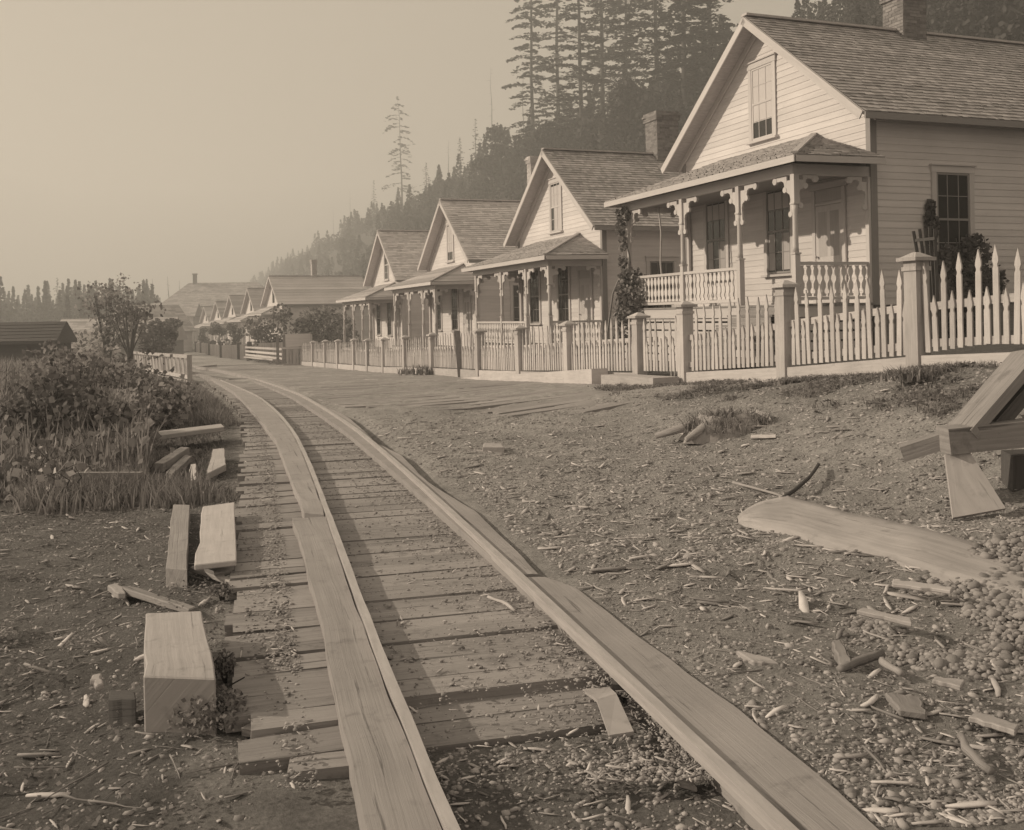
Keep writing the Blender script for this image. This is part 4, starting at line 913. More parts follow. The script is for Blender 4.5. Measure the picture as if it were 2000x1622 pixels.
W4 = np.repeat(W, 5, 0); W4[:, :2] += rng.normal(0, .09, (len(W4), 2)); H4 = np.repeat(hm, 5)*rng.uniform(.45, 1.25, len(W4)); H4 = np.minimum(H4, vis_cap(W4)); parts.append(blades(W4, H4, .022+.0006*W4[:, 1], .28, .35))
k = rng.integers(0, len(W), 30000); q = W[k].copy(); q[:, :2] += rng.normal(0, .12, (len(q), 2)); q[:, 2] += hm[k]*rng.uniform(.15, .95, len(q))
V_, f_, t_ = inst(LEAF[0], LEAF[1], q, rotm(len(q))*(rng.uniform(.05, .11, len(q))*(1+.02*q[:, 1]))[:, None, None], rng.uniform(-1, .6, len(q))); parts.append((V_, f_, t_))
V_, f_, t_ = merge(parts); tag(npmesh('weeds', V_, f_, t_, M['weed']), kind='stuff')
Wg = region(5200, (-12, -1.2), (8.3, 34), lambda x, y: (fdl(x, y) < -.03) & (fdl(x, y) > -2.0-.5*nz2(x, y, .6)) & (y > 9.0+.6*nz2(x, y, .8)))
W4 = np.repeat(Wg, 6, 0); W4[:, :2] += rng.normal(0, .06, (len(W4), 2)); W4 = W4[(vis_cap(W4) > .06) | (rng.uniform(0, 1, len(W4)) < .35)]; V_, f_, t_ = blades(W4, np.minimum(rng.uniform(.08, .30, len(W4)), .04+vis_cap(W4))*sst(-.0, -.5, fdl(W4[:, 0], W4[:, 1])).clip(.35, 1), .012+.0005*W4[:, 1], .35, .5)
tag(npmesh('grass', V_, f_, t_, M['grass']), kind='stuff')
# bank grass below the right fence, tufts along the fence foot
Bg = region(2600, (1.5, 8), (6.8, 19), lambda x, y: (sc(x, y)[1] > 7.0+.7*nz2(x, y, .8)) & (sc(x, y)[1] < 9.0) & (sc(x, y)[0] < 16.5) & (nz2(x, y, 1.1) > -.05+.25*sst(8.5, 7, sc(x, y)[1])))
W4 = np.repeat(Bg, 4, 0); W4[:, :2] += rng.normal(0, .05, (len(W4), 2)); p1_ = blades(W4, rng.uniform(.03, .11, len(W4)), .012, .5, .6)
q = np.repeat(Bg, 3, 0); q[:, :2] += rng.normal(0, .08, (len(q), 2)); q[:, 2] += rng.uniform(.02, .07, len(q)); p2_ = inst(LEAF[0], LEAF[1], q, rotm(len(q), .5, False)*rng.uniform(.03, .06, len(q))[:, None, None], rng.uniform(-1, 1, len(q)))
V_, f_, t_ = merge([p1_, p2_]); tag(npmesh('bank_grass', V_, f_, t_, M['grass']), kind='stuff')
for i, (x, y, r, lb) in enumerate(((682, 716, .55, 'dark grass tuft at the foot of the far pickets'), (828, 733, .5, 'pale leafy tuft at the foot of the pickets before the third cottage'), (800, 731, .3, 'small tuft left of the pale leafy one by the pickets'), (1548, 752, .14, 'small weed sprouting at the baseboard below a capped post'), (1482, 757, .08, 'tiny weed at the baseboard right of the gate'), (1785, 745, .25, 'weed clump under the near right fence post'))):
    p = gp(x, y); root = thing('grass_tuft', lb, 'grass tuft', p); nn = 160; q = np.stack([rng.normal(0, r*.6, nn), rng.normal(0, r*.25, nn), 0*np.arange(nn)], 1)
    V_, f_, t_ = blades(q, rng.uniform(.4, 1, nn)*r*.8, .02+.03*r, .4, .4); npmesh('blades', V_, f_, t_, M['grass'], parent=root)
# pale flower spikes among the weeds
SP = (np.array([[0, 0, 0], [.35, 0, .35], [0, .35, .35], [-.35, 0, .35], [0, -.35, .35], [0, 0, 1.0]]), [np.array([[0, 2, 1], [0, 3, 2], [0, 4, 3], [0, 1, 4], [5, 1, 2], [5, 2, 3], [5, 3, 4], [5, 4, 1]])])
k = rng.choice(np.nonzero((W[:, 1] > 9.8) & (W[:, 1] < 24))[0], 340); q = W[k].copy(); q[:, 2] += hm[k]*rng.uniform(.75, 1.05, len(k)); sz = rng.uniform(.05, .15, len(k))
R_ = rotm(len(k), .22, False)*np.stack([sz*.32, sz*.32, sz*1.1], 1)[:, None, :]
k2 = rng.integers(0, len(W), 5200); W5 = W[k2].copy(); W5[:, :2] += rng.normal(0, .15, (len(W5), 2)); h5 = np.minimum(hm[k2]*rng.uniform(.8, 1.35, len(k2)), vis_cap(W5))
v5, f5, t5 = blades(W5, h5, .012+.0005*W5[:, 1], .16, .25); tag(npmesh('dry_stalks', v5, f5, t5, M['chip']), kind='stuff')
V_, f_, t_ = inst(SP[0], SP[1], q, R_, rng.uniform(-1, 1, len(k))); tag(npmesh('flower_spikes', V_, f_, t_, M['spike']), kind='stuff')
# leafy plants near the timber block and low ground cover on the near left
def plant(label, x, y, r, h, n_, mt='foliage', leaf=.05):
    p = gp(x, y); root = thing('leafy_plant', label, 'plant', p); v = rng.normal(size=(n_, 3)); v /= np.linalg.norm(v, axis=1)[:, None]; v *= rng.uniform(.2, 1, n_)[:, None]**.6; v[:, :2] *= r; v[:, 2] = np.abs(v[:, 2])*h+.01; leaves('foliage', v, rng.uniform(.5, 1.3, n_)*leaf, M[mt], root)
    b = MB()
    for k in range(5): b.tube([(0, 0, -.03), (random.gauss(0, r*.3), random.gauss(0, r*.3), h*.5), (random.gauss(0, r*.5), random.gauss(0, r*.5), h*.9)], [.008, .006, .003], 4)
    b.build('stem', M['bark'], root)
plant('small leafy plant beside the deck just below the big timber block', 412, 1412, .17, .13, 1000, 'grass', .02)
plant('tuft of small leaves between the big timber block and the deck edge', 440, 1322, .055, .12, 260, 'grass', .018)
plant('low leafy plant at the deck edge above the big timber block', 432, 1165, .09, .07, 260, 'grass', .018)
plant('pale leaved plant at the left edge of the weeds', 92, 948, .30, .45, 160, 'spike', .05)
plant('woolly pale leaved plant standing low at the far left', 110, 985, .45, .42, 70, 'spike', .08)
# ------------------------------------------------------------------ far buildings
def gable_box(name, label, cat, P0, rz, L_, W_, wh, rise, mw, mr, win=0, hip=0, oh=.4, group=None, chim=None):
    """length along local x, centred; P0 = ground centre"""
    root = thing(name, label, cat, P0, rz, group); ex, ey, ez = Vector((1, 0, 0)), Vector((0, 1, 0)), Vector((0, 0, 1)); b = MB()
    xr = lambda z: (-W_/2, W_/2) if z <= wh else (-(wh+rise-z)/rise*W_/2, (wh+rise-z)/rise*W_/2)
    for sg in (-1, 1):
        siding(b, (0, sg*W_/2, 0), ex*(-sg), ey*sg, -.5, wh, lambda z: (-L_/2, L_/2), .3)
        siding(b, (sg*L_/2, 0, 0), ey*sg, ex*sg, -.5, wh+(0 if hip else rise), xr, .3)
    b.build('wall', M[mw], root); b = MB(); hl = L_/2-hip
    e = [Vector((sx*(L_/2+oh), sy*(W_/2+oh), wh-oh*rise/(W_/2)+.1)) for sx, sy in ((-1, -1), (1, -1), (1, 1), (-1, 1))]; r0, r1 = Vector((-hl-(0 if hip else oh), 0, wh+rise+.1)), Vector((hl+(0 if hip else oh), 0, wh+rise+.1))
    dn = Vector((0, 0, -.15)); A = e+[r0, r1]; B_ = [p+dn for p in A]
    b.add(A+B_, [(0, 1, 5, 4), (2, 3, 4, 5), (6, 7, 1, 0), (8, 9, 3, 2), (7, 8, 2, 1), (9, 6, 0, 3), (1, 2, 5), (3, 0, 4)], None, 0)
    def courses(p0, p1, q0, q1):
        eu = (p1-p0).normalized(); nn = (p1-p0).cross(q0-p0).normalized(); ev = nn.cross(eu); Vh = (q0-p0).dot(ev); ua = (q0-p0).dot(eu); ub = (q1-p0).dot(eu); l_ = (p1-p0).length
        shingles(b, p0, eu, ev, nn, lambda v: ua*v/Vh, lambda v: l_+(ub-l_)*v/Vh, Vh*.99, row=.35, wid=.9)
    courses(e[0], e[1], r0, r1); courses(e[2], e[3], r1, r0)
    if hip: courses(e[1], e[2], r1, r1); courses(e[3], e[0], r0, r0)
    rf = b.build('roof', M[mr], root)
    for k in range(win):
        x = -L_/2+L_*(k+.5)/win; b = MB(); b.box(x-.5, x+.5, -W_/2-.06, -W_/2-.025, wh*.35, wh*.75); w_ = b.build('window', M['trim'], root); b = MB(); b.quad((x-.4, -W_/2-.063, wh*.37), (x+.4, -W_/2-.063, wh*.37), (x+.4, -W_/2-.063, wh*.73), (x-.4, -W_/2-.063, wh*.73)); b.build('pane', M['glass'], w_)
    if chim is not None:
        b = MB(); b.box(chim-.45, chim+.45, -.45, .45, wh+rise-.6, wh+rise+2.2); b.box(chim-.6, chim+.6, -.6, .6, wh+rise+2.2, wh+rise+2.45); b.build('chimney', M['brick'], rf)
    return root
def gat(x, Y): p = ray(x, 650, Y); p.z = tz(p.x, p.y); return p
p = gat(438, 255); wh = ray(332, 597, 250).z-p.z
gable_box('hall', 'large grey hip roofed hall with a ridge chimney at the far street end', 'hall', p, .12, 29, 13, wh, 5.6, 'paint', 'shingle', 6, 6, chim=-7.0)
p = gat(298, 150); gable_box('far_house', 'hazy pale house with a sloping roof behind the slat railing', 'house', p, 1.0, 9, 7, ray(0, 650, 150).z-p.z, 3.6, 'paint', 'shingle', 2)
p = gat(310, 210); gable_box('far_house', 'long low hazy house with a dark roof below the hipped hall', 'house', p, .1, 16, 8, max(3, ray(300, 618, 210).z-p.z), 2.6, 'paint', 'shingle', 3)
p = gat(38, 52); gable_box('shed', 'dark weathered shed at the left edge, its gable end turned to the right', 'shed', p, .15, 4.2, 3.2, ray(100, 664, 52).z-p.z, .85, 'darkboard', 'darkboard', 0, oh=.25)
p = gat(158, 66); gable_box('low_shed', 'pale roofed low shed behind the weeds right of the dark shed', 'shed', p, 1.25, 3.6, 2.6, ray(150, 684, 66).z-p.z, 1.15, 'paint', 'paint', 0, oh=.2)
p = gat(235, 120); gable_box('barn', 'long dim barn with a brown roof half hidden by the hazy leafy tree', 'barn', p, .05, 13, 7, ray(235, 662, 120).z-p.z, 2.4, 'greyboard', 'shingle', 0)
# ------------------------------------------------------------------ loose timbers and boards
def slab(name, label, cat, quad, h, m, th=None, group=None, tilt=(0, 0, 0, 0), ns=6):
    """board from the pixel corners of its top face, height h above the ground"""
    q = [gp(a, b_, h+t)+Vector((random.gauss(0, .006), random.gauss(0, .006), random.gauss(0, .004))) for (a, b_), t in zip(quad, tilt)]; o = sum(q, Vector())/4; th = th or h+.03; b = MB()
    if (q[1]-q[0]).length < (q[3]-q[0]).length: q = q[1:]+q[:1]
    L_ = (q[1]-q[0]).length; W_ = (q[3]-q[0]).length; vs, fs, us = [], [], []; r = random.random()*30
    for i in range(ns+1):
        t = i/ns; A = q[0].lerp(q[1], t); B_ = q[3].lerp(q[2], t)
        if 0 < i < ns: A = A+(A-B_).normalized()*random.gauss(0, .006); B_ = B_+(B_-A).normalized()*random.gauss(0, .006)
        vs += [A-o, B_-o, B_-o-Vector((0, 0, th)), A-o-Vector((0, 0, th))]
    for i in range(ns):
        a, c = i*4, (i+1)*4; u0, u1 = r+L_*i/ns, r+L_*(i+1)/ns
        for k in range(4):
            k2 = (k+1) % 4; fs.append((a+k, c+k, c+k2, a+k2)); v0 = (0, W_, W_+th, 2*W_+th)[k]; v1 = (W_, W_+th, 2*W_+th, 2*W_+2*th)[k]; us.append([(u0, v0), (u1, v0), (u1, v1), (u0, v1)])
    e = ns*4; fs += [(0, 1, 2, 3), (e+3, e+2, e+1, e)]; us += [[(r, 0), (r+.05, W_), (r+.05, W_+th), (r, th)]]*2
    a_ = (q[1]-q[0]).cross(q[3]-q[0])
    if a_.z < 0: fs = [f[::-1] for f in fs]; us = [u[::-1] for u in us]
    b.add(vs, fs, us); ob = b.build(name, M[m], None); ob.location = o
    bv = ob.modifiers.new('edge', 'BEVEL'); bv.width = min(.006, th*.2); bv.segments = 1
    return tag(ob, label, cat, group)
slab('timber_block', 'big squared timber block lying beside the deck at lower left', 'timber', ((281, 1197), (391, 1195), (419, 1325), (278, 1326)), .20, 'board', .30)
slab('plank', 'narrow thick grey plank lying left of the bright panel', 'plank', ((338, 985), (371, 985), (368, 1112), (323, 1111)), .10, 'greyboard', .14)
slab('panel', 'bright pale panel leaning against the deck edge above the timber block', 'panel', ((396, 988), (459, 982), (462, 1095), (380, 1103)), .13, 'paleboard', .035, tilt=(.02, .02, 0, 0))
slab('board', 'broken stick of board poking out under the bright panel', 'board', ((372, 1106), (384, 1103), (456, 1128), (450, 1136)), .04, 'board', .03)
slab('board', 'short light offcut tucked between the bright panel and the deck', 'board', ((424, 1107), (458, 1100), (459, 1110), (421, 1118)), .05, 'paleboard', .03)
slab('board', 'small upright pale board above the narrow grey plank', 'board', ((372, 907), (383, 906), (384, 936), (368, 940)), .08, 'paleboard', .07, tilt=(.05, .05, 0, 0))
slab('board', 'slanting pale offcut near the deck edge, its top corner cut', 'board', ((416, 878), (438, 876), (441, 908), (402, 925)), .10, 'board', .07, tilt=(.04, .04, 0, 0))
slab('plank', 'long pale plank lying across the grass left of the deck', 'plank', ((300, 844), (432, 828), (437, 834), (300, 853)), .22, 'board', .06)
slab('plank', 'weathered plank sloping down through the grass towards the small boards', 'plank', ((352, 873), (372, 874), (318, 906), (298, 905)), .14, 'greyboard', .1)
slab('plank', 'second weathered plank just right of the sloping one', 'plank', ((360, 888), (374, 890), (338, 926), (325, 922)), .10, 'greyboard', .08)
slab('board', 'stub of grey board left of the small upright one', 'board', ((326, 922), (340, 920), (334, 940), (318, 942)), .06, 'greyboard', .05)
slab('small_block', 'small dark block of wood left of the big timber block', 'block', ((212, 1350), (262, 1348), (270, 1362), (214, 1364)), .10, 'darkboard', .16)
slab('board', 'little pale chip of board left of the big timber block', 'board', ((178, 1316), (196, 1312), (204, 1334), (188, 1340)), .05, 'board', .03, tilt=(.03, .03, 0, 0))
a, c = gp(150, 968), gp(278, 968); b = MB(); b.beam(a+Vector((0, 0, .08)), c+Vector((0, 0, .08)), .06, .30, tone=0, jit=.006)
tag(b.build('edge_board', M['greyboard']), 'dark grey board standing on edge in front of the weeds', 'board')
slab('plank', 'long splintered plank lying above the big timber block', 'plank', ((235, 1148), (262, 1145), (385, 1183), (370, 1191)), .035, 'greyboard', .04)
slab('board', 'short pale slab in the litter left of the splintered plank', 'board', ((214, 1142), (236, 1138), (246, 1158), (226, 1160)), .05, 'board', .04)
q = px([(1138, 1346), (1190, 1342), (1204, 1372), (1238, 1434), (1190, 1439), (1166, 1384)], .055); o = q[0].copy(); b = MB()
up = [(p-o)+Vector((0, 0, z)) for p, z in zip(q, (0, .0, .035, .01, .005, .035))]; dn = [p-Vector((0, 0, .012)) for p in up]
b.add(up+dn, [(5, 2, 1, 0), (4, 3, 2, 5), (6, 7, 8, 11), (11, 8, 9, 10), (0, 1, 7, 6), (1, 2, 8, 7), (2, 3, 9, 8), (3, 4, 10, 9), (4, 5, 11, 10), (5, 0, 6, 11)], None, 0)
ob = b.build('shingle', M['board']); ob.location = o; tag(ob, 'curved wooden shingle lying between the rails on the last planks', 'shingle')
a = gp(1207, 1372); b = MB(); b.beam(a+Vector((-.01, -.03, .045)), a+Vector((.01, .05, .05)), .045, .08, tone=0, jit=.006)
tag(b.build('wood_block', M['darkboard']), 'stubby dark block beside the curved shingle, against the right rail', 'block')
# right hand timber frame
t = thing('trestle', 'heavy timber trestle with a raking top plank and pale broad leg at the right edge', 'trestle', gp(1935, 985)); o_ = Vector(t.location)
YT = o_.y
def lump(name, pts, m, wy=.16, dy=0):
    """solid from picture outline at its own distance, with real thickness along the view depth"""
    n = len(pts); ring = [ray(x, y, YT+dy)-o_ for x, y in pts]; back = [p+Vector((p.x*.0+wy*.25, wy, 0)) for p in ring]; b = MB(); r = random.random()*20
    uvw = [(p.x+r, p.z) for p in ring]
    b.add(ring+back, [tuple(range(n)), tuple(range(2*n-1, n-1, -1))]+[(k, n+k, n+(k+1) % n, (k+1) % n) for k in range(n)], [uvw, uvw[::-1]]+[[(0, 0), (0, wy), (.3, wy), (.3, 0)]]*n, 0); ob = b.build(name, M[m], t)
    ob.modifiers.new('edge', 'BEVEL').width = .008
R0, R1 = ray(1872, 850, YT+.05)-o_, ray(2012, 690, YT+.35)-o_
b = MB(); b.beam(R0, R1, .32, .07, up=(-.55, 0, 1), jit=.004); b.build('raking_plank', M['greyboard'], t)
b = MB(); b.beam(R0+Vector((.12, .02, -.09)), R1+Vector((.12, .05, -.10)), .20, .10, up=(-.55, 0, 1), jit=.004); b.build('raking_beam', M['darkboard'], t)
a, c = ray(1842, 860, YT)-o_, ray(2080, 838, YT+.05)-o_
b = MB(); b.beam(a, c, .2, .185, jit=.006); b.build('cross_beam', M['greyboard'], t)
a, c = ray(1762, 880, YT+.25)-o_, ray(1862, 848, YT+.12)-o_
b = MB(); b.beam(a-Vector((0, 0, .02)), c-Vector((0, 0, .02)), .22, .12, jit=.006); b.build('tail_plank', M['greyboard'], t)
a, c = ray(1868, 884, YT-.02)-o_, ray(1912, 1004, YT-.25)-o_
b = MB(); b.beam(a, c, .16, .05, up=(-.25, -1, .3), w2=.36, jit=.004); b.build('pale_leg', M['paleboard'], t)
b = MB(); b.beam(ray(1990, 884, YT+.25)-o_, ray(1990, 1010, YT+.3)-o_, .18, .18, up=(0, 1, 0)); b.build('rear_leg', M['darkboard'], t)
# driftwood log half sunk in the gravel
up_ = [(1440, 1016), (1480, 1000), (1535, 986), (1600, 1003), (1680, 1026), (1760, 1042), (1840, 1054), (1930, 1074), (2040, 1100)]
lo_ = [(1442, 1020), (1490, 1036), (1560, 1056), (1620, 1076), (1690, 1094), (1770, 1118), (1850, 1140), (1940, 1160), (2060, 1190)]
A = px(up_, .0); B_ = px(lo_, .0); o = A[3].copy(); b = MB(); vs, us, fs = [], [], []; nc = 9; L_ = 0
rows = []
for i in range(33):
    t_ = i/32*8; k = min(int(t_), 7); f_ = t_-k; a = A[k].lerp(A[k+1], f_); c = B_[k].lerp(B_[k+1], f_)
    if i: L_ += (a-pa).length
    pa = a.copy(); e = min(1, (i+.3)/5)**.5*(1-.75*sst(20, 32, i))
    for j in range(nc):
        v = j/(nc-1); p = a.lerp(c, v); hgt = (.10*e)*(1-.55*v)*(1 if 0 < j else 0)+.010*noise.noise(Vector((i*.25, j*.6, 4)))-(.05 if j in (0, nc-1) else 0)
        vs.append(Vector((p.x, p.y, tz(p.x, p.y)+hgt))-o); us.append((L_, v*.4))
for i in range(32):
    for j in range(nc-1): fs.append((i*nc+j, (i+1)*nc+j, (i+1)*nc+j+1, i*nc+j+1))
fs = [f[::-1] for f in fs]; b.add(vs, fs, [[us[k] for k in f] for f in fs], 0, True); ob = b.build('driftwood_log', M['log']); ob.location = o
tag(ob, 'pale smooth driftwood log half buried in the gravel on the right', 'log')
def stick(name, label, x0, y0, x1, y1, r, m, h=None, h1=None, flat=1.0, cat='stick', group=None, n=5, bend=.03):
    a, c = gp(x0, y0), gp(x1, y1); a.z += (h if h is not None else r); c.z += (h1 if h1 is not None else (h if h is not None else r)); b = MB(); o = a.copy(); d_ = c-a; sd = Vector((-d_.y, d_.x, 0)).normalized(); kk = random.uniform(-bend, bend)
    pts = [d_*(i/n)+sd*(kk*math.sin(math.pi*i/n)+random.gauss(0, .003))+Vector((0, 0, max(0, tz((a+d_*(i/n)).x, (a+d_*(i/n)).y)+r-(a+d_*(i/n)).z))) for i in range(n+1)]
    b.tube(pts, [r*random.uniform(.8, 1.15) for _ in pts], 6, rough=.15); ob = b.build(name, M[m]); ob.location = o; return tag(ob, label, cat, group)
stick('stick', 'dark stick standing slanted out of the ground, crossing the pale one by the log', 1530, 976, 1600, 928, .015, 'darkboard', .015, .09)
stick('stick', 'pale stick leading up to the dark slanted stick by the log', 1432, 946, 1532, 974, .013, 'board')
slab('board', 'pale flat stick of board at the top of the pebble heap', 'board', ((1745, 1130), (1860, 1146), (1858, 1155), (1742, 1139)), .08, 'paleboard', .02)
slab('board', 'long pale board lying across the left side of the pebble heap', 'board', ((1683, 1183), (1782, 1206), (1778, 1216), (1676, 1191)), .08, 'board', .022)
slab('board', 'flat weathered splinter board between the right rail and the pebble heap', 'board', ((1436, 1268), (1500, 1283), (1522, 1293), (1470, 1290)), .03, 'board', .025)
slab('board', 'small board stub on end in front of the pebble heap', 'board', ((1622, 1252), (1640, 1250), (1664, 1292), (1642, 1298)), .04, 'greyboard', .05)
stick('stick', 'thick dark stick lying in front of the pebble heap', 1640, 1316, 1722, 1286, .019, 'greyboard')
stick('stick', 'pale stick below the thick dark one by the pebble heap', 1722, 1296, 1764, 1324, .016, 'board')
slab('board', 'pale board by the lower right corner of the pebble heap', 'board', ((1828, 1318), (1882, 1330), (1878, 1344), (1822, 1330)), .06, 'board', .02)
slab('board', 'board end cut off by the right edge in the lower corner', 'board', ((1900, 1384), (1990, 1410), (1984, 1428), (1894, 1396)), .03, 'board', .022)
slab('bark_slab', 'ragged grey slab of bark below the pebble heap', 'bark', ((1728, 1350), (1802, 1360), (1808, 1392), (1756, 1386)), .02, 'greyboard', .03)
stick('stick', 'long thin stick in the dark lower right corner', 1882, 1446, 1935, 1516, .016, 'greyboard')
slab('board', 'pale block of wood with a shadowed end far out on the gravel street', 'board', ((946, 866), (982, 866), (984, 874), (942, 874)), .06, 'board', .07)
slab('board', 'thin pale lath lying on the slope left of the driftwood log', 'board', ((1466, 849), (1516, 848), (1516, 852), (1466, 853)), .04, 'paleboard', .03)
stick('stick', 'forked pale twig between the rails below the shingle', 1225, 1448, 1280, 1512, .011, 'board')
stick('stick', 'bent pale twig lying on the planks between the rails', 952, 1188, 1006, 1216, .009, 'paleboard', .06)
slab('board', 'pale chip of wood at the foot of the right rail near the bottom edge', 'board', ((1314, 1512), (1344, 1516), (1360, 1534), (1330, 1530)), .03, 'board', .02)
stick('stick', 'grey stick lying along the lower left end of the deck', 540, 1432, 640, 1500, .014, 'greyboard')
# stump
p = gp(1425, 846); root = thing('stump', 'ragged low stump on the slope below the gate', 'stump', p); b = MB(); n = 22; vs, fs, us = [], [], []
for j, (zz, rr) in enumerate(((-.08, .46), (.05, .38), (.13, .30), (.21, .25), (.17, .15), (.10, .05))):
    for k in range(n):
        th = 2*math.pi*k/n; w_ = 1+.22*noise.noise(Vector((math.cos(th)*2, math.sin(th)*2, j*.3)))+.12*math.cos(5*th)*(j < 3); z = zz*(1+.35*noise.noise(Vector((math.cos(th)*3, math.sin(th)*3, 9)))) if j > 1 else zz
        vs.append((math.cos(th)*rr*w_*1.25, math.sin(th)*rr*w_*.8, z)); us.append((zz, k/n*1.8))
for j in range(5):
    for k in range(n): fs.append((j*n+k, j*n+(k+1) % n, (j+1)*n+(k+1) % n, (j+1)*n+k))
fs.append(tuple(5*n+k for k in range(n))); b.add(vs, fs, [[us[k] for k in f] for f in fs], 0); b.build('trunk_base', M['stump'], root)
nn = 700; th = rng.uniform(0, 6.28, nn); q_ = np.sqrt(rng.uniform(.05, 1, nn)); fp = np.stack([np.cos(th)*q_*.52, np.sin(th)*q_*.36, .02+.16*(1-q_)], 1); Vb, fb, tb = blades(fp, rng.uniform(.06, .20, nn), .018, .5, .6); npmesh('dry_grass', Vb, fb, tb, M['grass'], parent=root)
for (dx, dy, L_, a) in ((-.75, .1, .55, 3.0), (.5, .12, .45, .2), (-.35, -.25, .4, 3.8), (.25, -.2, .35, 5.4)):
    b = MB(); b.tube([(math.cos(a)*.28, math.sin(a)*.2, .12), (math.cos(a)*(.28+L_*.5), math.sin(a)*(.2+L_*.4), .05), (math.cos(a)*(.28+L_), math.sin(a)*(.2+L_*.7), -.03)], [.07, .05, .03], 7, rough=.15); b.build('root', M['stump'], root)
slab('board', 'pale board end lying left of the stump', 'board', ((1313, 832), (1364, 832), (1358, 842), (1310, 842)), .05, 'paleboard', .05)
slab('board', 'grey wood chunk lying right of the stump', 'board', ((1478, 800), (1500, 806), (1506, 816), (1482, 814)), .07, 'board', .06)
# ------------------------------------------------------------------ gravel, chips, cobbles
import bmesh
def ico(sub, sq=(1, 1, .6), seed=0, amp=.28):
    bm = bmesh.new(); bmesh.ops.create_icosphere(bm, subdivisions=sub, radius=1)
    for v in bm.verts: k = 1+amp*noise.noise(v.co*1.3+Vector((seed*3.7, 0, 0))); v.co = Vector((v.co.x*sq[0], v.co.y*sq[1], v.co.z*sq[2]))*k
    V = np.array([v.co[:] for v in bm.verts]); f = np.array([[v.index for v in q.verts] for q in bm.faces]); bm.free(); return V, [f]
CO = [ico(2, (1, .75, .6), k) for k in range(5)]
cmesh = []
for k in range(5):
    V, f = CO[k]; o = npmesh('cobble', V, f, [np.full(len(f[0]), (k-2)*.4)], M['cobble'], True); cmesh.append(o.data); bpy.data.objects.remove(o)
heap = [(1648, 1205), (1760, 1150), (1870, 1090), (2010, 1060), (2010, 1345), (1850, 1345), (1790, 1300), (1690, 1250)]
def inpoly(x, y, poly):
    c = False; j = len(poly)-1
    for i in range(len(poly)):
        if (poly[i][1] > y) != (poly[j][1] > y) and x < (poly[j][0]-poly[i][0])*(y-poly[i][1])/(poly[j][1]-poly[i][1])+poly[i][0]: c = not c
        j = i
    return c
hpoly = [(p.x, p.y) for p in px(heap, 0)]
hx = [p[0] for p in hpoly]; hy = [p[1] for p in hpoly]; rr = random.Random(5); cnt = 0; placed = []; small = []
def heap_h(x, y):
    e = min(1, max(0, (x-2.1)*.8)); return .07*e
tries = 0
while cnt < 230 and tries < 40000:
    tries += 1; x, y = rr.uniform(min(hx), max(hx)), rr.uniform(min(hy), max(hy)); r = rr.choice((.018, .022, .026, .032, .042))
    if not inpoly(x, y, hpoly): continue
    if noise.noise(Vector((x*2.2, y*2.2, 8)))+min(1, (x-1.9)*.6) < .12: continue
    if any((x-a)**2+(y-b_)**2 < (.72*(r+q))**2 for a, b_, q in placed): continue
    placed.append((x, y, r)); o = bpy.data.objects.new('cobble', cmesh[cnt % 5]); C.objects.link(o); o.location = (x, y, float(gridz(x, y))+heap_h(x, y)+r*.1); o.scale = (r, r, r*rr.uniform(.8, 1.2)); o.rotation_euler = (rr.uniform(-.4, .4), rr.uniform(-.4, .4), rr.uniform(0, 6.28))
    tag(o, 'smooth rounded cobble lying in the heap of pebbles at the right edge', 'cobble', 'cobbles in the pebble heap'); cnt += 1
# filler pebbles in the heap and gravel all over the street
def scatter(name, pts, sz, tpl, matn, tilt=.3, hfrac=.25, smooth=True, tone=None):
    pts = np.array(pts); z = (terrain(pts[:, 0], pts[:, 1], False) if name.startswith('deck') else gridz(pts[:, 0], pts[:, 1]))+sz*hfrac; P = np.stack([pts[:, 0], pts[:, 1], z], 1); parts = []
    idx = rng.integers(0, len(tpl), len(P))
    for k in range(len(tpl)):
        m = idx == k
        if m.any(): parts.append(inst(tpl[k][0], tpl[k][1], P[m], rotm(m.sum(), tilt, False)*sz[m][:, None, None], rng.uniform(-1, 1, m.sum())))
    V, f, t = merge(parts); o = npmesh(name, V, f, t, M[matn], False); return tag(o, kind='stuff')
def street_pts(n, y0, y1, pw=1.8, extra=None):
    out = []
    while sum(len(a) for a in out) < n:
        y = y0+(y1-y0)*rng.uniform(0, 1, n)**pw; w_ = .62*y+.6; x = rng.uniform(-1, 1, n)*w_
        gr_ = np.array([np.interp(a, gys, gxs) for a in y]); s, c = sc(x, y); keep = (x > gr_+.27) & (c < 8.75)
        keep &= (s < 14+2.0*rng.uniform(0, 1, n)*(rng.uniform(0, 1, n) < .7)) | (rng.uniform(0, 1, n) < .06) & (s < 30)
        if extra is not None: keep &= extra(x, y)
        out.append(np.stack([x[keep], y[keep]], 1))
    return np.concatenate(out)[:n]
gys = np.linspace(2.6, 31, 60); gxs = np.array([fGR(a) for a in gys])
LP = [ico(1, (1, .75, .42), k+11, .9) for k in range(4)]
p = street_pts(30000, 2.9, 17, 1.9); scatter('gravel', p, np.clip(rng.lognormal(-5.0, .5, len(p)), .004, .028), LP, 'pebble', hfrac=.08)
p = street_pts(11000, 6, 17, 1.1); scatter('street_gravel', p, np.clip(rng.lognormal(-4.3, .45, len(p)), .006, .034), LP, 'pebble', hfrac=.0)
p = np.array([(x, y) for x, y in zip(rng.uniform(min(hx), max(hx), 16000), rng.uniform(min(hy), max(hy), 16000)) if inpoly(x, y, hpoly) and noise.noise(Vector((x*2.2, y*2.2, 8)))+min(1, (x-1.9)*.6) > -.05+.5*rng.uniform()]); sz = rng.uniform(.008, .022, len(p))
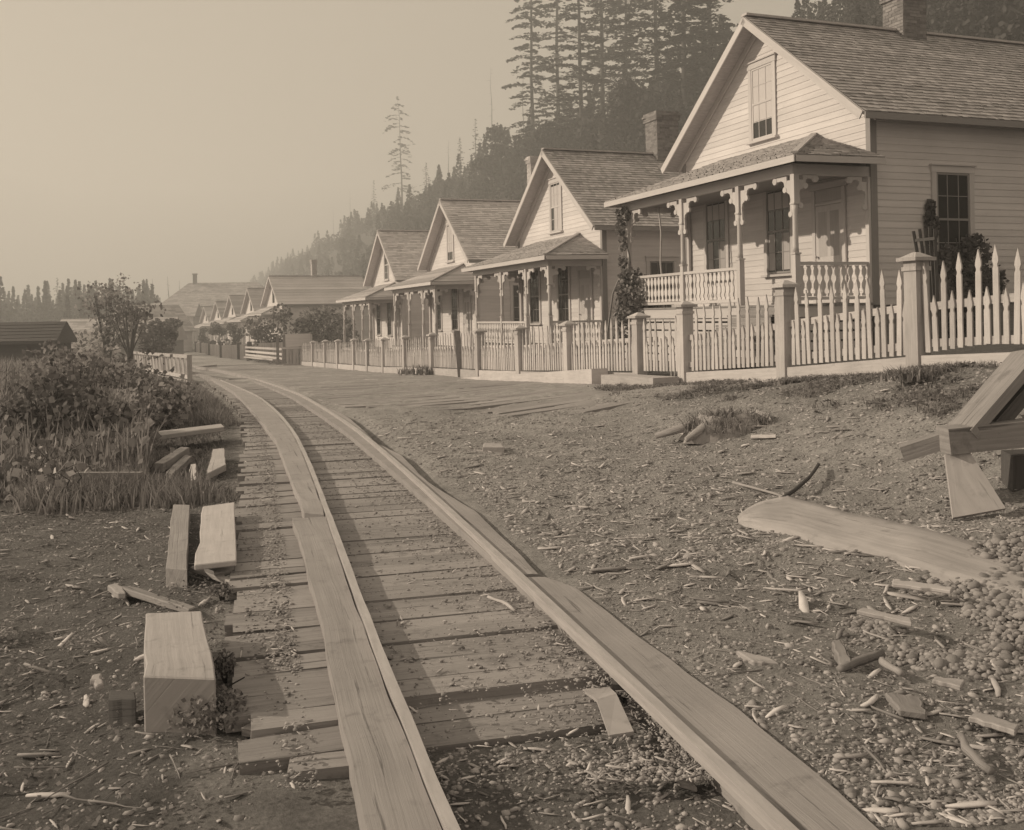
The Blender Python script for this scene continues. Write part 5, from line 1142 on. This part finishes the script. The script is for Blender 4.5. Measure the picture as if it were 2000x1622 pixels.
P = np.stack([p[:, 0], p[:, 1], gridz(p[:, 0], p[:, 1])+np.array([heap_h(*q) for q in p])*rng.uniform(.2, 1, len(p))+.003], 1); parts = []
idx = rng.integers(0, 5, len(P))
for k in range(5): m = idx == k; parts.append(inst(CO[k][0], CO[k][1], P[m], rotm(m.sum(), .4, False)*sz[m][:, None, None], rng.uniform(-1, 1, m.sum())))
V, f, t = merge(parts); tag(npmesh('pebbles', V, f, t, M['cobble'], True), kind='stuff')
# chips and splinters
def chip(seed):
    r = random.Random(seed); L_, w_, h = 1, r.uniform(.07, .24), r.uniform(.04, .09); V = []
    for x, k in ((-1, r.uniform(.2, .9)), (-.3, 1), (.4, r.uniform(.8, 1)), (1, r.uniform(.1, .7))):
        o = r.uniform(-.06, .06); V += [(x, -w_*k+o, 0), (x, w_*k+o, 0), (x, w_*k*.9+o, h), (x, -w_*k*.9+o, h)]
    f = []
    for i in range(3):
        for k in range(4): a = i*4; f.append((a+k, a+(k+1) % 4, a+4+(k+1) % 4, a+4+k))
    f += [(3, 2, 1, 0), (12, 13, 14, 15)]; return np.array(V), [np.array(f)]
CH = [chip(k) for k in range(7)]
p = street_pts(5200, 5, 17, 1.15); scatter('street_chips', p, np.clip(rng.lognormal(-3.65, .55, len(p)), .012, .12), CH, 'chip', .15, .08, False)
p = street_pts(3600, 2.9, 16, 1.7); scatter('wood_litter', p, np.clip(rng.lognormal(-3.95, .6, len(p)), .008, .075), CH, 'chip', .22, .12, False)
# litter on the deck and along the stringers
def deck_pts(n):
    y = 3.3+18*rng.uniform(0, 1, n)**2; a = np.array([fDL(v) for v in y]); b_ = np.array([fIR(v) for v in y]); il = np.array([fIL(v) for v in y]); u = rng.uniform(0, 1, n)
    e = rng.uniform(0, 1, n); x = np.where(e < .30, a+(il-.36-a)*u**.5, np.where(e < .55, il+.02+(b_-il-.02)*u, np.where(e < .88, b_-.02-.16*rng.exponential(1, n).clip(0, 2.5), il-.40-.07*rng.exponential(1, n))))
    k_ = (y > 4.4) | (x > il) | (rng.uniform(0, 1, n) < .15); return np.stack([x, y], 1)[k_]
p = deck_pts(1900); o = scatter('deck_litter', p, np.clip(rng.lognormal(-4.35, .5, len(p)), .006, .035), CH, 'chip', .2, .1, False); o.location.z += DH+.006
p = deck_pts(11000); o = scatter('deck_grit', p, np.clip(rng.lognormal(-5.1, .4, len(p)), .0035, .016), LP, 'pebble', hfrac=.08); o.location.z += DH+.004
def twig(seed):
    r = random.Random(seed); V = []; y = 0
    for i in range(6):
        y += r.uniform(-.05, .05); w_ = .022*(1-.1*i)*r.uniform(.7, 1.3); x = -1+2*i/5; V += [(x, y-w_, 0), (x, y+w_, 0), (x, y+w_*.6, 2*w_), (x, y-w_*.6, 2*w_)]
    f = [(a*4+k, a*4+(k+1) % 4, a*4+4+(k+1) % 4, a*4+4+k) for a in range(5) for k in range(4)]+[(3, 2, 1, 0), (20, 21, 22, 23)]
    return np.array(V), [np.array(f)]
TW = [twig(k) for k in range(6)]
p = street_pts(750, 2.9, 13, 1.5); scatter('street_twigs', p, np.clip(rng.lognormal(-2.9, .5, len(p)), .03, .18), TW, 'greyboard', .06, .03, False)
# bottom centre soil between the rails
def near_pts(n, xr, yr, test):
    out = []
    while len(out) < n:
        x = rng.uniform(*xr, n); y = rng.uniform(*yr, n); m = test(x, y); out += list(zip(x[m], y[m]))
    return np.array(out[:n])
fl = lambda x, y: (x > np.array([fIL(a) for a in y])+.03) & (x < np.array([fIR(a) for a in y])-.01)
p = near_pts(1500, (-.6, 1.2), (2.7, 3.72), fl); scatter('soil_grit', p, np.clip(rng.lognormal(-4.9, .45, len(p)), .004, .02), LP, 'pebble', hfrac=.08)
p = near_pts(170, (-.6, 1.2), (2.7, 3.9), fl); scatter('twig_litter', p, np.clip(rng.lognormal(-3.8, .5, len(p)), .010, .06), CH, 'chip', .25, .15, False)
# near left soil
flft = lambda x, y: (fdl(x, y) < -.02) & (x > -.62*y-.3)
p = near_pts(11000, (-7, -.3), (2.7, 11.5), flft); scatter('left_gravel', p, np.clip(rng.lognormal(-5.0, .5, len(p)), .004, .022), LP, 'pebble', hfrac=.05)
p = near_pts(1500, (-7, -.3), (2.7, 10.5), flft); scatter('left_litter', p, np.clip(rng.lognormal(-3.85, .6, len(p)), .010, .08), CH, 'chip', .3, .15, False)
p = near_pts(700, (-7, -.3), (2.7, 10.5), flft); scatter('left_twigs', p, np.clip(rng.lognormal(-2.8, .5, len(p)), .03, .2), TW, 'greyboard', .08, .03, False)
q = near_pts(1000, (-7, -.4), (3.0, 10), lambda x, y: flft(x, y) & (nz2(x, y, 1.6) > .05)); P = np.stack([q[:, 0], q[:, 1], gridz(q[:, 0], q[:, 1])], 1); P = np.repeat(P, 4, 0); P[:, :2] += rng.normal(0, .04, (len(P), 2)); P[:, 2] += rng.uniform(.01, .06, len(P))
V_, f_, t_ = inst(LEAF[0], LEAF[1], P, rotm(len(P), .6, False)*rng.uniform(.010, .026, len(P))[:, None, None], rng.uniform(-1, 1, len(P))); tag(npmesh('ground_cover', V_, f_, t_, M['grass']), kind='stuff')
# last boards of the left deck, broken and sunk, at the bottom
for k, (x0, y0, x1, y1, w_, lb) in enumerate(((500, 1418, 668, 1446, .16, 'sunken deck board at the broken lower end of the left planking'), (490, 1460, 662, 1482, .13, 'split dark deck board below the sunken one'), (560, 1510, 690, 1500, .12, 'lowest broken deck board beside the left stringer'))):
    a, c = gp(x0, y0), gp(x1, y1); b = MB(); b.beam(a+Vector((0, 0, .005)), c+Vector((0, 0, .02)), w_, .04, jit=.01); tag(b.build('deck_board', M['plank']), lb, 'board')
